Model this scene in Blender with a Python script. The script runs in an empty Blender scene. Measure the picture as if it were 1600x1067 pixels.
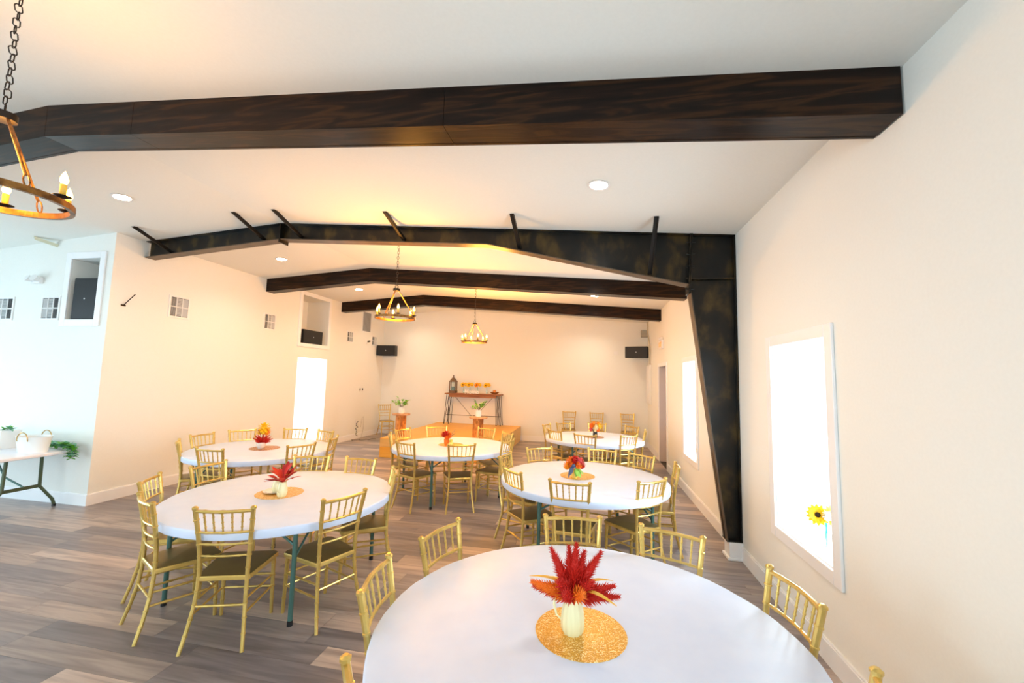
import bpy, math, random
from mathutils import Vector, Matrix
random.seed(7)
PI = math.pi
scene = bpy.context.scene
col = scene.collection

# ------------------------------------------------------------------ camera
CAM = Vector((-1.5627, 0.0, 1.8331))
yaw, pitch, roll = .1935, .0888, .0247
Fv = Vector((-math.sin(yaw)*math.cos(pitch), math.cos(yaw)*math.cos(pitch), math.sin(pitch)))
Rv = Fv.cross(Vector((0, 0, 1))).normalized(); Uv = Rv.cross(Fv)
R2 = math.cos(roll)*Rv + math.sin(roll)*Uv; U2 = -math.sin(roll)*Rv + math.cos(roll)*Uv
cd = bpy.data.cameras.new('camera'); cam = bpy.data.objects.new('camera', cd); col.objects.link(cam)
cd.sensor_width = 36; cd.lens = 637.52/1600*36; cd.clip_start = .05
cam.matrix_world = Matrix(((R2.x, U2.x, -Fv.x, CAM.x), (R2.y, U2.y, -Fv.y, CAM.y), (R2.z, U2.z, -Fv.z, CAM.z), (0, 0, 0, 1)))
scene.camera = cam
# ------------------------------------------------------------------ view, world, daylight
scene.view_settings.view_transform = 'Standard'; scene.view_settings.look = 'None'
scene.view_settings.gamma = 1; scene.view_settings.use_curve_mapping = False
scene.view_settings.exposure = 0.13
w = bpy.data.worlds.new('sky'); scene.world = w; w.use_nodes = True
w.node_tree.nodes['Background'].inputs[0].default_value = (.80, .92, 1.0, 1)
w.node_tree.nodes['Background'].inputs[1].default_value = 3.0

def area(name, loc, rot, sx, sy, power, color):
    l = bpy.data.lights.new(name, 'AREA'); l.shape = 'RECTANGLE'; l.size = sx; l.size_y = sy
    l.energy = power; l.color = color
    o = bpy.data.objects.new(name, l); col.objects.link(o); o.location = loc; o.rotation_euler = rot
    return o
DAY = (.58, .85, 1.0)
# lamps standing for daylight in the room's openings; the rear one is added fill
WIN_R = [(3.11, 3.96), (6.63, 7.46), (-.55, .30), (-4.1, -3.25)]       # y ranges, right wall
WIN_L = [(-4.6, -2.6), (-1.6, .4), (1.2, 3.2)]                          # y ranges, far left wall
for a, b in WIN_R:
    area('window_and_fill_light', (.42, (a+b)/2, 1.4), (0, PI/2, 0), 1.7, b-a+.1, 80, (.72, .90, 1.0))
for a, b in WIN_L:
    area('window_and_fill_light', (-11.70, (a+b)/2, 1.55), (0, -PI/2, 0), 2.1, b-a-.1, 72, DAY)
area('window_and_fill_light', (-4.6, -5.98, 1.5), (PI/2, 0, 0), 5.6, 2.4, 150, (.70, .92, 1.0))  # added fill lamp behind the camera, at an unseen rear window

# ------------------------------------------------------------------ mesh helpers
class MB:
    def __init__(s): s.v = []; s.f = []
    def add(s, vs, fs):
        n = len(s.v); s.v += [tuple(v) for v in vs]; s.f += [tuple(i+n for i in f) for f in fs]; return s
    def box(s, x0, x1, y0, y1, z0, z1):
        return s.add([(x0,y0,z0),(x1,y0,z0),(x1,y1,z0),(x0,y1,z0),(x0,y0,z1),(x1,y0,z1),(x1,y1,z1),(x0,y1,z1)],
                     [(0,3,2,1),(4,5,6,7),(0,1,5,4),(1,2,6,5),(2,3,7,6),(3,0,4,7)])
    def hexa(s, p):   # 8 points, bottom ring then top ring
        return s.add(p, [(0,3,2,1),(4,5,6,7),(0,1,5,4),(1,2,6,5),(2,3,7,6),(3,0,4,7)])
    def bar(s, a, b, w, h=None, up=(0,0,1)):
        a = Vector(a); b = Vector(b); h = h or w; d = (b-a).normalized(); u = Vector(up)
        if abs(d.dot(u)) > .99: u = Vector((1,0,0))
        x = d.cross(u).normalized()*w/2; y = x.cross(d).normalized()*h/2
        return s.hexa([a-x-y, a+x-y, a+x+y, a-x+y, b-x-y, b+x-y, b+x+y, b-x+y])
    def tube(s, pts, r, seg=8, closed=False, caps=True):
        pts = [Vector(p) for p in pts]; n = len(pts)
        rs = r if isinstance(r, (list, tuple)) else [r]*n
        base = len(s.v); prev = None
        for i, p in enumerate(pts):
            if closed: d = pts[(i+1) % n]-pts[i-1]
            else: d = pts[min(i+1, n-1)]-pts[max(i-1, 0)]
            d.normalize()
            if prev is None:
                u = Vector((0,0,1)) if abs(d.z) < .9 else Vector((1,0,0))
                x = d.cross(u).normalized()
            else:
                x = (prev - d*prev.dot(d)).normalized()
            prev = x; y = d.cross(x)
            for k in range(seg):
                a = 2*PI*k/seg; s.v.append(tuple(p + (x*math.cos(a)+y*math.sin(a))*rs[i]))
        m = n if closed else n-1
        for i in range(m):
            for k in range(seg):
                a = base+i*seg+k; b = base+i*seg+(k+1) % seg
                c = base+((i+1) % n)*seg+(k+1) % seg; d_ = base+((i+1) % n)*seg+k
                s.f.append((a, b, c, d_))
        if caps and not closed:
            s.f.append(tuple(base+k for k in reversed(range(seg))))
            s.f.append(tuple(base+(n-1)*seg+k for k in range(seg)))
        return s
    def lathe(s, prof, seg=24, c=(0,0,0), sx=1, sy=1, rib=0, nrib=12):
        base = len(s.v)
        for r, z in prof:
            for k in range(seg):
                a = 2*PI*k/seg; q = r*(1+rib*math.cos(a*nrib))
                s.v.append((c[0]+q*math.cos(a)*sx, c[1]+q*math.sin(a)*sy, c[2]+z))
        for i in range(len(prof)-1):
            for k in range(seg):
                s.f.append((base+i*seg+k, base+i*seg+(k+1) % seg, base+(i+1)*seg+(k+1) % seg, base+(i+1)*seg+k))
        if prof[0][0] > 1e-5: s.f.append(tuple(base+k for k in reversed(range(seg))))
        if prof[-1][0] > 1e-5: s.f.append(tuple(base+(len(prof)-1)*seg+k for k in range(seg)))
        return s
    def prism(s, poly, y0, y1):       # polygon in xz, extruded along y
        n = len(poly)
        vs = [(x, y0, z) for x, z in poly]+[(x, y1, z) for x, z in poly]
        fs = [tuple(range(n)), tuple(reversed(range(n, 2*n)))]+[(i, i+n, (i+1) % n+n, (i+1) % n) for i in range(n)]
        return s.add(vs, fs)
    def leaf(s, base, d, length, width, up=(0,0,1), bend=.25, n=4, fold=.15):
        base = Vector(base); d = Vector(d).normalized(); up = Vector(up)
        if abs(d.dot(up)) > .95: up = Vector((1, 0, 0))
        side = d.cross(up).normalized(); nn = side.cross(d).normalized()
        b = len(s.v); rows = n+1
        for i in range(rows):
            t = i/n; wv = width/2*math.sin(PI*min(1, t*.92+.04))**.8
            c = base+d*length*t - nn*(bend*length*t*t)
            s.v += [tuple(c-side*wv+nn*fold*wv), tuple(c-nn*.001), tuple(c+side*wv+nn*fold*wv)]
        for i in range(n):
            a = b+3*i
            s.f += [(a, a+1, a+4, a+3), (a+1, a+2, a+5, a+4)]
        return s
    def ball(s, c, r, seg=8, rings=5, sz=1):
        prof = [(max(1e-6, r*math.sin(PI*i/rings)), -r*sz*math.cos(PI*i/rings)) for i in range(rings+1)]
        return s.lathe(prof, seg, c)
    def mesh(s, name, m, smooth=False, angle=None):
        me = bpy.data.meshes.new(name); me.from_pydata(s.v, [], s.f); me.update()
        if m is not None: me.materials.append(m)
        if smooth:
            for p in me.polygons: p.use_smooth = True
            if angle is not None:
                try: me.set_sharp_from_angle(angle=angle)
                except Exception: pass
        return me
    def obj(s, name, m, parent=None, smooth=False, angle=.6, **k):
        o = bpy.data.objects.new(name, s.mesh(name, m, smooth, angle)); col.objects.link(o)
        if parent: o.parent = parent
        for a, b in k.items(): o[a] = b
        return o
def put(name, me, parent=None, loc=None):
    o = bpy.data.objects.new(name, me); col.objects.link(o)
    if parent: o.parent = parent
    if loc: o.location = loc
    return o
def tag(o, label=None, cat=None, group=None, kind=None):
    if label: o['label'] = label
    if cat: o['category'] = cat
    if group: o['group'] = group
    if kind: o['kind'] = kind
    return o
def thing(name, loc, rz=0, label=None, cat=None, group=None, kind=None):
    o = bpy.data.objects.new(name, None); col.objects.link(o); o.empty_display_size = .1
    o.location = loc; o.rotation_euler = (0, 0, rz)
    return tag(o, label, cat, group, kind)
def copy_tree(o, parent=None):
    c = o.copy(); col.objects.link(c)
    if parent: c.parent = parent
    for ch in list(KIDS.get(o.name, ())): copy_tree(ch, c)
    return c
KIDS = {}
def index_kids(root):
    for ch in root.children:
        KIDS.setdefault(root.name, []).append(ch); index_kids(ch)
def bevel(o, wd=.006, seg=2):
    m = o.modifiers.new('bevel', 'BEVEL'); m.width = wd; m.segments = seg; m.limit_method = 'ANGLE'; return o

# ------------------------------------------------------------------ materials
def mat(name, color, rough=.5, metal=0, spec=.5, emit=None, es=0, **k):
    m = bpy.data.materials.new(name); m.use_nodes = True
    p = m.node_tree.nodes['Principled BSDF']
    p.inputs['Base Color'].default_value = (*color, 1); p.inputs['Roughness'].default_value = rough
    p.inputs['Metallic'].default_value = metal; p.inputs['Specular IOR Level'].default_value = spec
    if emit: p.inputs['Emission Color'].default_value = (*emit, 1); p.inputs['Emission Strength'].default_value = es
    return m
def nodes(m): return m.node_tree.nodes, m.node_tree.links, m.node_tree.nodes['Principled BSDF']
def ramp(n, stops):
    r = n.new('ShaderNodeValToRGB'); e = r.color_ramp.elements
    e[0].position, e[0].color = stops[0][0], (*stops[0][1], 1)
    e[1].position, e[1].color = stops[-1][0], (*stops[-1][1], 1)
    for p, c in stops[1:-1]:
        x = e.new(p); x.color = (*c, 1)
    return r
def noisy(name, stops, scale=(1,1,1), ns=5, detail=6, rough=.5, metal=0, bump=0, bumpd=.002, dist=0, spec=.5):
    m = mat(name, stops[0][1], rough, metal, spec); n, l, p = nodes(m)
    tc = n.new('ShaderNodeTexCoord'); mp = n.new('ShaderNodeMapping'); mp.inputs['Scale'].default_value = scale
    nz = n.new('ShaderNodeTexNoise'); nz.inputs['Scale'].default_value = ns; nz.inputs['Detail'].default_value = detail
    nz.inputs['Distortion'].default_value = dist
    l.new(tc.outputs['Object'], mp.inputs[0]); l.new(mp.outputs[0], nz.inputs['Vector'])
    r = ramp(n, stops); l.new(nz.outputs['Fac'], r.inputs[0]); l.new(r.outputs[0], p.inputs['Base Color'])
    if bump:
        b = n.new('ShaderNodeBump'); b.inputs['Strength'].default_value = bump; b.inputs['Distance'].default_value = bumpd
        l.new(nz.outputs['Fac'], b.inputs['Height']); l.new(b.outputs[0], p.inputs['Normal'])
    return m
M = {}
M['wall'] = noisy('painted_wall', [(.3, (.86,.865,.83)), (.7, (.88,.885,.85))], ns=60, rough=.75, bump=.08, bumpd=.001, spec=.25)
M['ceiling'] = noisy('painted_ceiling', [(.3, (.84,.85,.81)), (.7, (.86,.87,.83))], ns=50, rough=.85, spec=.1)
M['trim'] = mat('white_trim_paint', (.92,.93,.96), .35)
M['wood'] = noisy('dark_stained_wood', [(.28, (.003,.0015,.001)), (.5, (.012,.005,.003)), (.62, (.040,.016,.005)), (.78, (.009,.004,.003))],
                  scale=(.5, 5, 5), ns=3.2, detail=9, rough=.30, bump=.25, bumpd=.004, dist=1.2, spec=.2)
M['steel'] = noisy('dark_painted_steel', [(.35, (.003,.004,.005)), (.52, (.012,.010,.007)), (.66, (.075,.047,.014)), (.82, (.014,.013,.009))],
                   scale=(1.4, 1.4, .9), ns=3.0, detail=9, rough=.32, bump=.15, bumpd=.002, dist=.2, spec=.3)
M['flange'] = noisy('brown_painted_flange', [(.3, (.06,.04,.022)), (.7, (.13,.085,.05))], scale=(2,2,2), ns=3, rough=.4)
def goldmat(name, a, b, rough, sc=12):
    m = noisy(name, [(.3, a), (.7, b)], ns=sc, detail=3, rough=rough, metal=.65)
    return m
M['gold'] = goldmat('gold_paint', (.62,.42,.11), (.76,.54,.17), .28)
M['seat'] = goldmat('shaded_gold_seat', (.25,.175,.055), (.32,.23,.075), .36, 5)  # same gold made darker: painted shade for the less lit seat top
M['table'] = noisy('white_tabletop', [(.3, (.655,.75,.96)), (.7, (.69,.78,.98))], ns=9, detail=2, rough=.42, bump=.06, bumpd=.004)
M['leg'] = mat('green_grey_steel', (.075,.17,.15), .35, .3)
M['leg2'] = mat('olive_grey_steel', (.08,.11,.06), .4, .3)
M['black'] = mat('black_plastic', (.008,.008,.009), .45)
M['iron'] = mat('black_iron', (.015,.012,.010), .45, .5)
M['bronze'] = noisy('aged_bronze', [(.3, (.10,.04,.012)), (.7, (.42,.20,.05))], ns=25, rough=.35, metal=.8)
M['grille'] = mat('black_speaker_grille', (.006,.007,.010), .55)
M['white'] = mat('white_plastic', (.88,.88,.88), .4)
M['duct_shade'] = mat('shadowed_duct', (.10,.11,.12), .8)  # dark colour paints the shade of the duct behind the louvers
M['louver'] = mat('grey_white_louver', (.55,.56,.57), .45)
M['grey'] = mat('grey_metal_box', (.30,.29,.24), .5, .3)
M['cream'] = mat('cream_ceramic', (.86,.80,.48), .22)
M['porcelain'] = mat('white_ceramic', (.9,.88,.82), .2)
M['ply'] = noisy('orange_plywood', [(.3, (.80,.37,.035)), (.7, (.90,.48,.07))], scale=(.6,4,4), ns=3, detail=6, rough=.4)
M['ply2'] = noisy('pale_plywood', [(.3, (.72,.42,.12)), (.7, (.82,.52,.19))], scale=(.6,4,4), ns=3, detail=6, rough=.5)
M['log'] = noisy('orange_bark_wood', [(.3, (.22,.06,.010)), (.5, (.55,.20,.03)), (.72, (.80,.38,.09))], scale=(3,3,1.2), ns=6, detail=6, rough=.6, bump=.5, bumpd=.01, dist=1)
M['slab'] = noisy('pale_wood_slab', [(.3, (.45,.22,.10)), (.7, (.68,.42,.25))], scale=(1,6,1), ns=5, rough=.5)
M['board'] = noisy('rustic_tabletop', [(.3, (.22,.07,.018)), (.7, (.42,.17,.045))], scale=(1,8,8), ns=3, rough=.45)
M['orangemat'] = None
M['hallwall'] = mat('hall_wall_paint', (.93,.94,.95), .7)
M['shaded_lilac'] = mat('shaded_door_lilac_grey', (.62,.58,.60), .5)  # jamb shading put into the colour of the door lining and leaf
def simple(n_, c, r=.6, **k): M[n_] = mat(n_, c, r, **k)
simple('red_petal', (.60,.014,.005), .6); simple('crimson_petal', (.42,.008,.012), .55); simple('orange_petal', (.90,.20,.01), .55)
simple('yellow_petal', (.95,.58,.01), .6); simple('amber_petal', (.95,.34,.008), .6); simple('pink_petal', (.75,.10,.12), .55)
simple('cream_petal', (.92,.78,.45), .6); simple('green_leaf', (.13,.42,.03), .5); simple('lime_leaf', (.32,.60,.09), .5)
simple('sage_leaf', (.16,.42,.27), .5); simple('navy_leaf', (.05,.09,.20), .5); simple('seed_brown', (.03,.012,.006), .8)
simple('gold_ribbon', (.85,.50,.06), .35); simple('copper', (.72,.22,.03), .35, metal=.5); simple('goldglass', (.95,.62,.12), .15, metal=.4)
simple('blackvase', (.01,.01,.012), .2); simple('lantern_wood', (.16,.09,.04), .6); simple('candle_wax', (.9,.88,.8), .5)
simple('teal_glass', (.06,.16,.13), .2); simple('letterwhite', (.97,.96,.94), .5); simple('exit_orange', (.9,.2,.02), .5, emit=(1,.22,.03), es=1.2)
simple('cable', (.015,.015,.015), .5); simple('brass', (.55,.35,.10), .3, metal=.8); simple('enamel', (.90,.92,.92), .25)
simple('teal_stem', (.01,.5,.33), .3)
# glitter placemats
def glitter(name, a, b):
    m = mat(name, a, .35, .5); n, l, p = nodes(m)
    tc = n.new('ShaderNodeTexCoord'); vo = n.new('ShaderNodeTexVoronoi'); vo.inputs['Scale'].default_value = 260
    l.new(tc.outputs['Object'], vo.inputs['Vector'])
    sp = n.new('ShaderNodeSeparateColor'); l.new(vo.outputs['Color'], sp.inputs[0])
    r = ramp(n, [(.35, a), (.75, b), (.93, (1, .85, .5))]); l.new(sp.outputs[0], r.inputs[0]); l.new(r.outputs[0], p.inputs['Base Color'])
    bm = n.new('ShaderNodeBump'); bm.inputs['Strength'].default_value = .35; bm.inputs['Distance'].default_value = .002
    l.new(sp.outputs[1], bm.inputs['Height']); l.new(bm.outputs[0], p.inputs['Normal'])
    return m
M['glitter'] = glitter('gold_glitter', (.66,.32,.03), (.88,.52,.10))
M['glitter_copper'] = glitter('copper_glitter', (.36,.09,.012), (.55,.17,.03))
# floor planks: colour by the face attribute "rnd"
def plankmat():
    m = mat('vinyl_plank', (.3,.22,.18), .34); n, l, p = nodes(m)
    at = n.new('ShaderNodeAttribute'); at.attribute_name = 'rnd'
    tc = n.new('ShaderNodeTexCoord'); mp = n.new('ShaderNodeMapping'); mp.inputs['Scale'].default_value = (.55, 6.5, 1)
    ad = n.new('ShaderNodeVectorMath'); ad.operation = 'ADD'
    mu = n.new('ShaderNodeVectorMath'); mu.operation = 'SCALE'; mu.inputs['Scale'].default_value = 37
    l.new(at.outputs['Vector'], mu.inputs[0]); l.new(tc.outputs['Object'], mp.inputs[0])
    l.new(mp.outputs[0], ad.inputs[0]); l.new(mu.outputs[0], ad.inputs[1])
    nz = n.new('ShaderNodeTexNoise'); nz.inputs['Scale'].default_value = 2.4; nz.inputs['Detail'].default_value = 7; nz.inputs['Distortion'].default_value = .7
    l.new(ad.outputs[0], nz.inputs['Vector'])
    r1 = ramp(n, [(.28, (.18,.158,.155)), (.46, (.265,.232,.228)), (.62, (.36,.318,.302)), (.78, (.24,.21,.205))]); l.new(nz.outputs['Fac'], r1.inputs[0])
    r2 = ramp(n, [(0, (.62,.63,.70)), (.35, (.90,.89,.92)), (.7, (1.10,1.02,.95)), (1, (1.6,1.46,1.32))]); l.new(at.outputs['Fac'], r2.inputs[0])
    mx = n.new('ShaderNodeMix'); mx.data_type = 'RGBA'; mx.blend_type = 'MULTIPLY'; mx.inputs[0].default_value = 1
    l.new(r1.outputs[0], mx.inputs[6]); l.new(r2.outputs[0], mx.inputs[7]); l.new(mx.outputs[2], p.inputs['Base Color'])
    b = n.new('ShaderNodeBump'); b.inputs['Strength'].default_value = .12; b.inputs['Distance'].default_value = .002
    l.new(nz.outputs['Fac'], b.inputs['Height']); l.new(b.outputs[0], p.inputs['Normal'])
    mr = n.new('ShaderNodeMapRange'); mr.inputs[3].default_value = .26; mr.inputs[4].default_value = .46
    l.new(nz.outputs['Fac'], mr.inputs[0]); l.new(mr.outputs[0], p.inputs['Roughness'])
    return m
M['plank'] = plankmat()
def glassmat(name, tint=(1,1,1), refl=.08):
    m = bpy.data.materials.new(name); m.use_nodes = True; n = m.node_tree.nodes; l = m.node_tree.links
    n.remove(n['Principled BSDF']); t = n.new('ShaderNodeBsdfTransparent'); t.inputs[0].default_value = (*tint, 1)
    g = n.new('ShaderNodeBsdfGlossy'); g.inputs['Roughness'].default_value = .03
    f = n.new('ShaderNodeMixShader'); f.inputs[0].default_value = refl
    l.new(t.outputs[0], f.inputs[1]); l.new(g.outputs[0], f.inputs[2]); l.new(f.outputs[0], n['Material Output'].inputs[0])
    return m
M['pane'] = glassmat('window_glass'); M['glass'] = glassmat('clear_glass', (.93,.97,.96), .12)
M['bulb'] = mat('candle_bulb', (1,.6,.2), .3, emit=(1.0,.52,.10), es=14)
M['led'] = mat('led_diffuser', (1,1,1), .5, emit=(1,.93,.84), es=26)

# ------------------------------------------------------------------ room shell
XL, YE, YC, XRG, ZE, SL = -8.143, 12.07, 4.423, -5.831, 3.482, .0726
XF, YB = -11.66, -6.0
def ceil_z(x): return ZE - SL*x if x > XRG else ZE - SL*XRG*2 + SL*x
def wall_x(name, x0, x1, y0, y1, holes, m=None):     # wall whose face is a plane x = const; holes (y0,y1,z0,z1)
    mb = MB(); H = ceil_z((x0 if x0 >= XL-.01 and x0 > -11 else x1)) + .02
    H = max(ceil_z(x0), ceil_z(x1)) + .01
    ys = sorted({y0, y1, *[h[0] for h in holes], *[h[1] for h in holes]})
    zs = sorted({0, H, *[h[2] for h in holes], *[h[3] for h in holes]})
    for a, b in zip(ys, ys[1:]):
        for c, d in zip(zs, zs[1:]):
            if any(h[0] <= a+1e-6 and b <= h[1]+1e-6 and h[2] <= c+1e-6 and d <= h[3]+1e-6 for h in holes): continue
            mb.box(x0, x1, a, b, c, d)
    return mb.obj(name, m or M['wall'], kind='structure')
def wall_y(name, y0, y1, x0, x1, holes):             # wall whose face is a plane y = const; holes (x0,x1,z0,z1)
    mb = MB(); xs = sorted({x0, x1, *[h[0] for h in holes], *[h[1] for h in holes], *([XRG] if x0 < XRG < x1 else [])})
    zs = sorted({0, *[h[2] for h in holes], *[h[3] for h in holes]})+[9]
    for a, b in zip(xs, xs[1:]):
        for c, d in zip(zs, zs[1:]):
            if any(h[0] <= a+1e-6 and b <= h[1]+1e-6 and h[2] <= c+1e-6 and d <= h[3]+1e-6 for h in holes): continue
            da, db = (ceil_z(a)+.01, ceil_z(b)+.01) if d == 9 else (d, d)
            mb.hexa([(a,y0,c),(b,y0,c),(b,y1,c),(a,y1,c),(a,y0,da),(b,y0,db),(b,y1,db),(a,y1,da)])
    return mb.obj(name, M['wall'], kind='structure')
wall_x('wall_right', 0, .3, YB, YE, [(a, b, .64, 2.16) for a, b in WIN_R]+[(9.108, 10.094, 0, 2.173)])
wall_x('wall_left', XL-.2, XL, YC+.2, YE, [(8.22, 9.24, 2.50, 3.66), (8.21, 9.27, 0, 2.19)])
wall_y('wall_recess', YC, YC+.2, XF, XL, [(-8.90, -8.34, 2.48, 3.395)])
wall_x('wall_far_left', XF-.2, XF, YB, YC+.2, [(a, b, .45, 2.65) for a, b in WIN_L])
wall_y('wall_end', YE, YE+.2, XL-.2, .3, [])
wall_y('wall_rear', YB-.2, YB, XF-.2, .3, [(-7.5, -1.7, .25, 2.75)])
cb = MB()
for a, b in ((XF-.2, XRG), (XRG, .3)):
    za, zb = ceil_z(a), ceil_z(b)
    cb.hexa([(a,YB-.2,za),(b,YB-.2,zb),(b,YE+.2,zb),(a,YE+.2,za),(a,YB-.2,za+.12),(b,YB-.2,zb+.12),(b,YE+.2,zb+.12),(a,YE+.2,za+.12)])
cb.obj('ceiling', M['ceiling'], kind='structure')
# outside: pale ground seen by the windows
MB().box(-40, 40, -40, 40, -.6, -.5).obj('ground', mat('pale_gravel', (.55,.55,.52), .9), kind='structure', label='pale gravel ground outside the windows')

# floor: slab + planks
floor = MB().box(XF-.2, .3, YB-.2, YE+.2, -.12, -.012).obj('floor', mat('floor_base', (.05,.04,.035), .8), kind='structure')
PW, PL = .18, 1.22
def plank_row(y, far=False):
    off = random.random()*PL; x = XF-off; out = []
    while x < 0:
        a, b = max(x, XF), min(x+PL, 0)
        if y >= YC: a = max(a, XL)
        if b-a > .02: out.append((a+.0008, b-.0008))
        x += PL
    return out
rows = []; y = YB
while y < YE: rows.append(y); y += PW
far = MB(); farv = []
def setrnd(me, vals):
    at = me.attributes.new('rnd', 'FLOAT', 'FACE')
    for i, v in enumerate(vals): at.data[i].value = v
for y in rows:
    for a, b in plank_row(y):
        v = random.random()
        if 1.0 < y < 5.35:
            o = MB().box(a, b, y+.0006, min(y+PW, YE)-.0006, -.012, 0).obj('plank', M['plank'], floor)
            setrnd(o.data, [v]*6)
        else:
            far.box(a, b, y+.0006, min(y+PW, YE)-.0006, -.012, 0); farv += [v]*6
fo = far.obj('far_planks', M['plank'], floor, kind='stuff'); setrnd(fo.data, farv)

# baseboards
def base(name, x0, x1, y0, y1, h=.15):
    mb = MB(); mb.box(x0, x1, y0, y1, 0, h-.012)
    cx0, cx1, cy0, cy1 = x0, x1, y0, y1
    if x1-x0 < y1-y0:
        if name.endswith('right') or 'window' in name: cx0 += .006
        else: cx1 -= .006
    else: cy0 += .006
    mb.box(cx0, cx1, cy0, cy1, h-.012, h)
    return mb.obj(name, M['trim'], kind='structure')
base('baseboard_right', -.018, 0, YB, 9.02)
base('baseboard_right.001', -.018, 0, 10.18, YE)
base('baseboard_left', XL, XL+.018, YC, 8.21); base('baseboard_left.001', XL, XL+.018, 9.27, YE)
base('baseboard_end', XL, 0, YE-.018, YE)
base('baseboard_recess', XF, XL+.018, YC-.018, YC)
base('baseboard_far_left', XF, XF+.018, YB, YC-.018)
# reveal, greyed by painted shade, of the doorway on the right wall
def casing_x(x, y0, y1, z0, z1, wd, parent, face=-1, full=True, t=.02):
    a, b = (x-t, x) if face < 0 else (x, x+t)
    for nm, bx in (('side_casing', (y0-wd, y0, z0-(wd if full else 0), z1+wd)), ('side_casing', (y1, y1+wd, z0-(wd if full else 0), z1+wd)), ('head_casing', (y0, y1, z1, z1+wd))):
        bevel(MB().box(a, b, *bx).obj(nm, M['trim'], parent), .004, 1)
    if full: bevel(MB().box(a, b, y0, y1, z0-wd, z0).obj('sill_casing', M['trim'], parent), .004, 1)
def window(n, y0, y1, z0=.64, z1=2.16, wd=.09):
    r = thing('window_%d' % n, (0, 0, 0), kind='structure')
    casing_x(0, y0, y1, z0, z1, wd, r)
    mb = MB()   # jamb lining
    mb.box(0, .3, y0, y0+.008, z0, z1).box(0, .3, y1-.008, y1, z0, z1).box(0, .3, y0+.008, y1-.008, z1-.008, z1).box(0, .3, y0+.008, y1-.008, z0, z0+.012)
    mb.obj('jamb_lining', M['trim'], r)
    fr = MB(); yi0, yi1, zi0, zi1 = y0+.008, y1-.008, z0+.012, z1-.008
    for a, b, c, d in ((yi0, yi0+.05, zi0, zi1), (yi1-.05, yi1, zi0, zi1), (yi0+.05, yi1-.05, zi1-.05, zi1), (yi0+.05, yi1-.05, zi0, zi0+.05)):
        fr.box(.245, .295, a, b, c, d)
    fr.obj('window_frame', M['trim'], r)
    zm = (z0+z1)/2
    MB().box(.25, .29, yi0+.05, yi1-.05, zm-.022, zm+.022).obj('meeting_rail', M['trim'], r)
    MB().box(.268, .272, yi0+.05, yi1-.05, zi0+.05, zm-.022).obj('pane', M['pane'], r)
    MB().box(.268, .272, yi0+.05, yi1-.05, zm+.022, zi1-.05).obj('pane', M['pane'], r)
    return r
for i, (a, b) in enumerate(WIN_R): window(i+1, a, b)
for i, (a, b) in enumerate(WIN_L):
    r = thing('window_%d' % (i+5), (0, 0, 0), kind='structure'); fr = MB()
    for q in ((a, a+.06, .45, 2.65), (b-.06, b, .45, 2.65), (a+.06, b-.06, 2.59, 2.65), (a+.06, b-.06, .45, .51), ((a+b)/2-.03, (a+b)/2+.03, .51, 2.59)): fr.box(XF-.15, XF-.09, *q)
    fr.obj('window_frame', M['trim'], r); MB().box(XF-.125, XF-.12, a+.06, b-.06, .51, 2.59).obj('pane', M['pane'], r)
r = thing('window_8', (0, 0, 0), kind='structure'); fr = MB()  # unseen rear window, added to let fill daylight in from behind
for q in ((-7.5,-7.42,.25,2.75), (-1.78,-1.7,.25,2.75), (-4.64,-4.56,.25,2.75)): fr.box(q[0], q[1], YB-.12, YB-.06, q[2], q[3])
fr.box(-7.42, -4.64, YB-.12, YB-.06, 2.67, 2.75).box(-4.56, -1.78, YB-.12, YB-.06, 2.67, 2.75).box(-7.42, -4.64, YB-.12, YB-.06, .25, .33).box(-4.56, -1.78, YB-.12, YB-.06, .25, .33)
fr.obj('window_frame', M['trim'], r); MB().box(-7.42, -1.78, YB-.1, YB-.095, .33, 2.67).obj('pane', M['pane'], r)

# door in the right wall
d = thing('door_1', (0, 0, 0), kind='structure')
casing_x(0, 9.108, 10.094, 0, 2.173, .085, d, full=False, t=.02)
MB().box(0, .3, 9.108, 9.116, 0, 2.173).box(0, .3, 10.086, 10.094, 0, 2.173).box(0, .3, 9.116, 10.086, 2.165, 2.173).obj('jamb_lining', M['shaded_lilac'], d)
dl = MB().box(.25, .29, 9.116, 10.086, .005, 2.165)
dlo = dl.obj('door_leaf', M['shaded_lilac'], d)
# opening in the left wall to a bright side passage
p = thing('door_2', (0, 0, 0), kind='structure')
pm = MB(); X0, X1 = XL-1.35, XL-.2
pm.box(X0-.05, X0, 7.9, 9.75, 0, 2.4).box(X0, X1, 7.85, 7.9, 0, 2.4).box(X0, X1, 9.75, 9.8, 0, 2.4).box(X0, X1, 7.9, 9.75, 2.4, 2.45)
pm.box(X0-.6, X1, 7.9, 9.75, -.06, -.003)
pm.obj('passage_shell', M['hallwall'], p)
MB().box(X0, X0+.02, 8.55, 9.75, 0, 2.1).obj('passage_panel', M['hallwall'], p)
bevel(MB().box(X0+.02, X0+.035, 8.86, 9.08, 1.35, 1.56).obj('notice_plate', M['white'], p), .004)
MB().box(X0+.035, X0+.037, 9.03, 9.05, 1.40, 1.52).obj('plate_slot', mat('plate_grey', (.35,.38,.45), .5), p)
area('passage_light', (XL-.75, 8.8, 2.36), (0, 0, 0), .9, 1.2, 38, (1, .98, .95))

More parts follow.
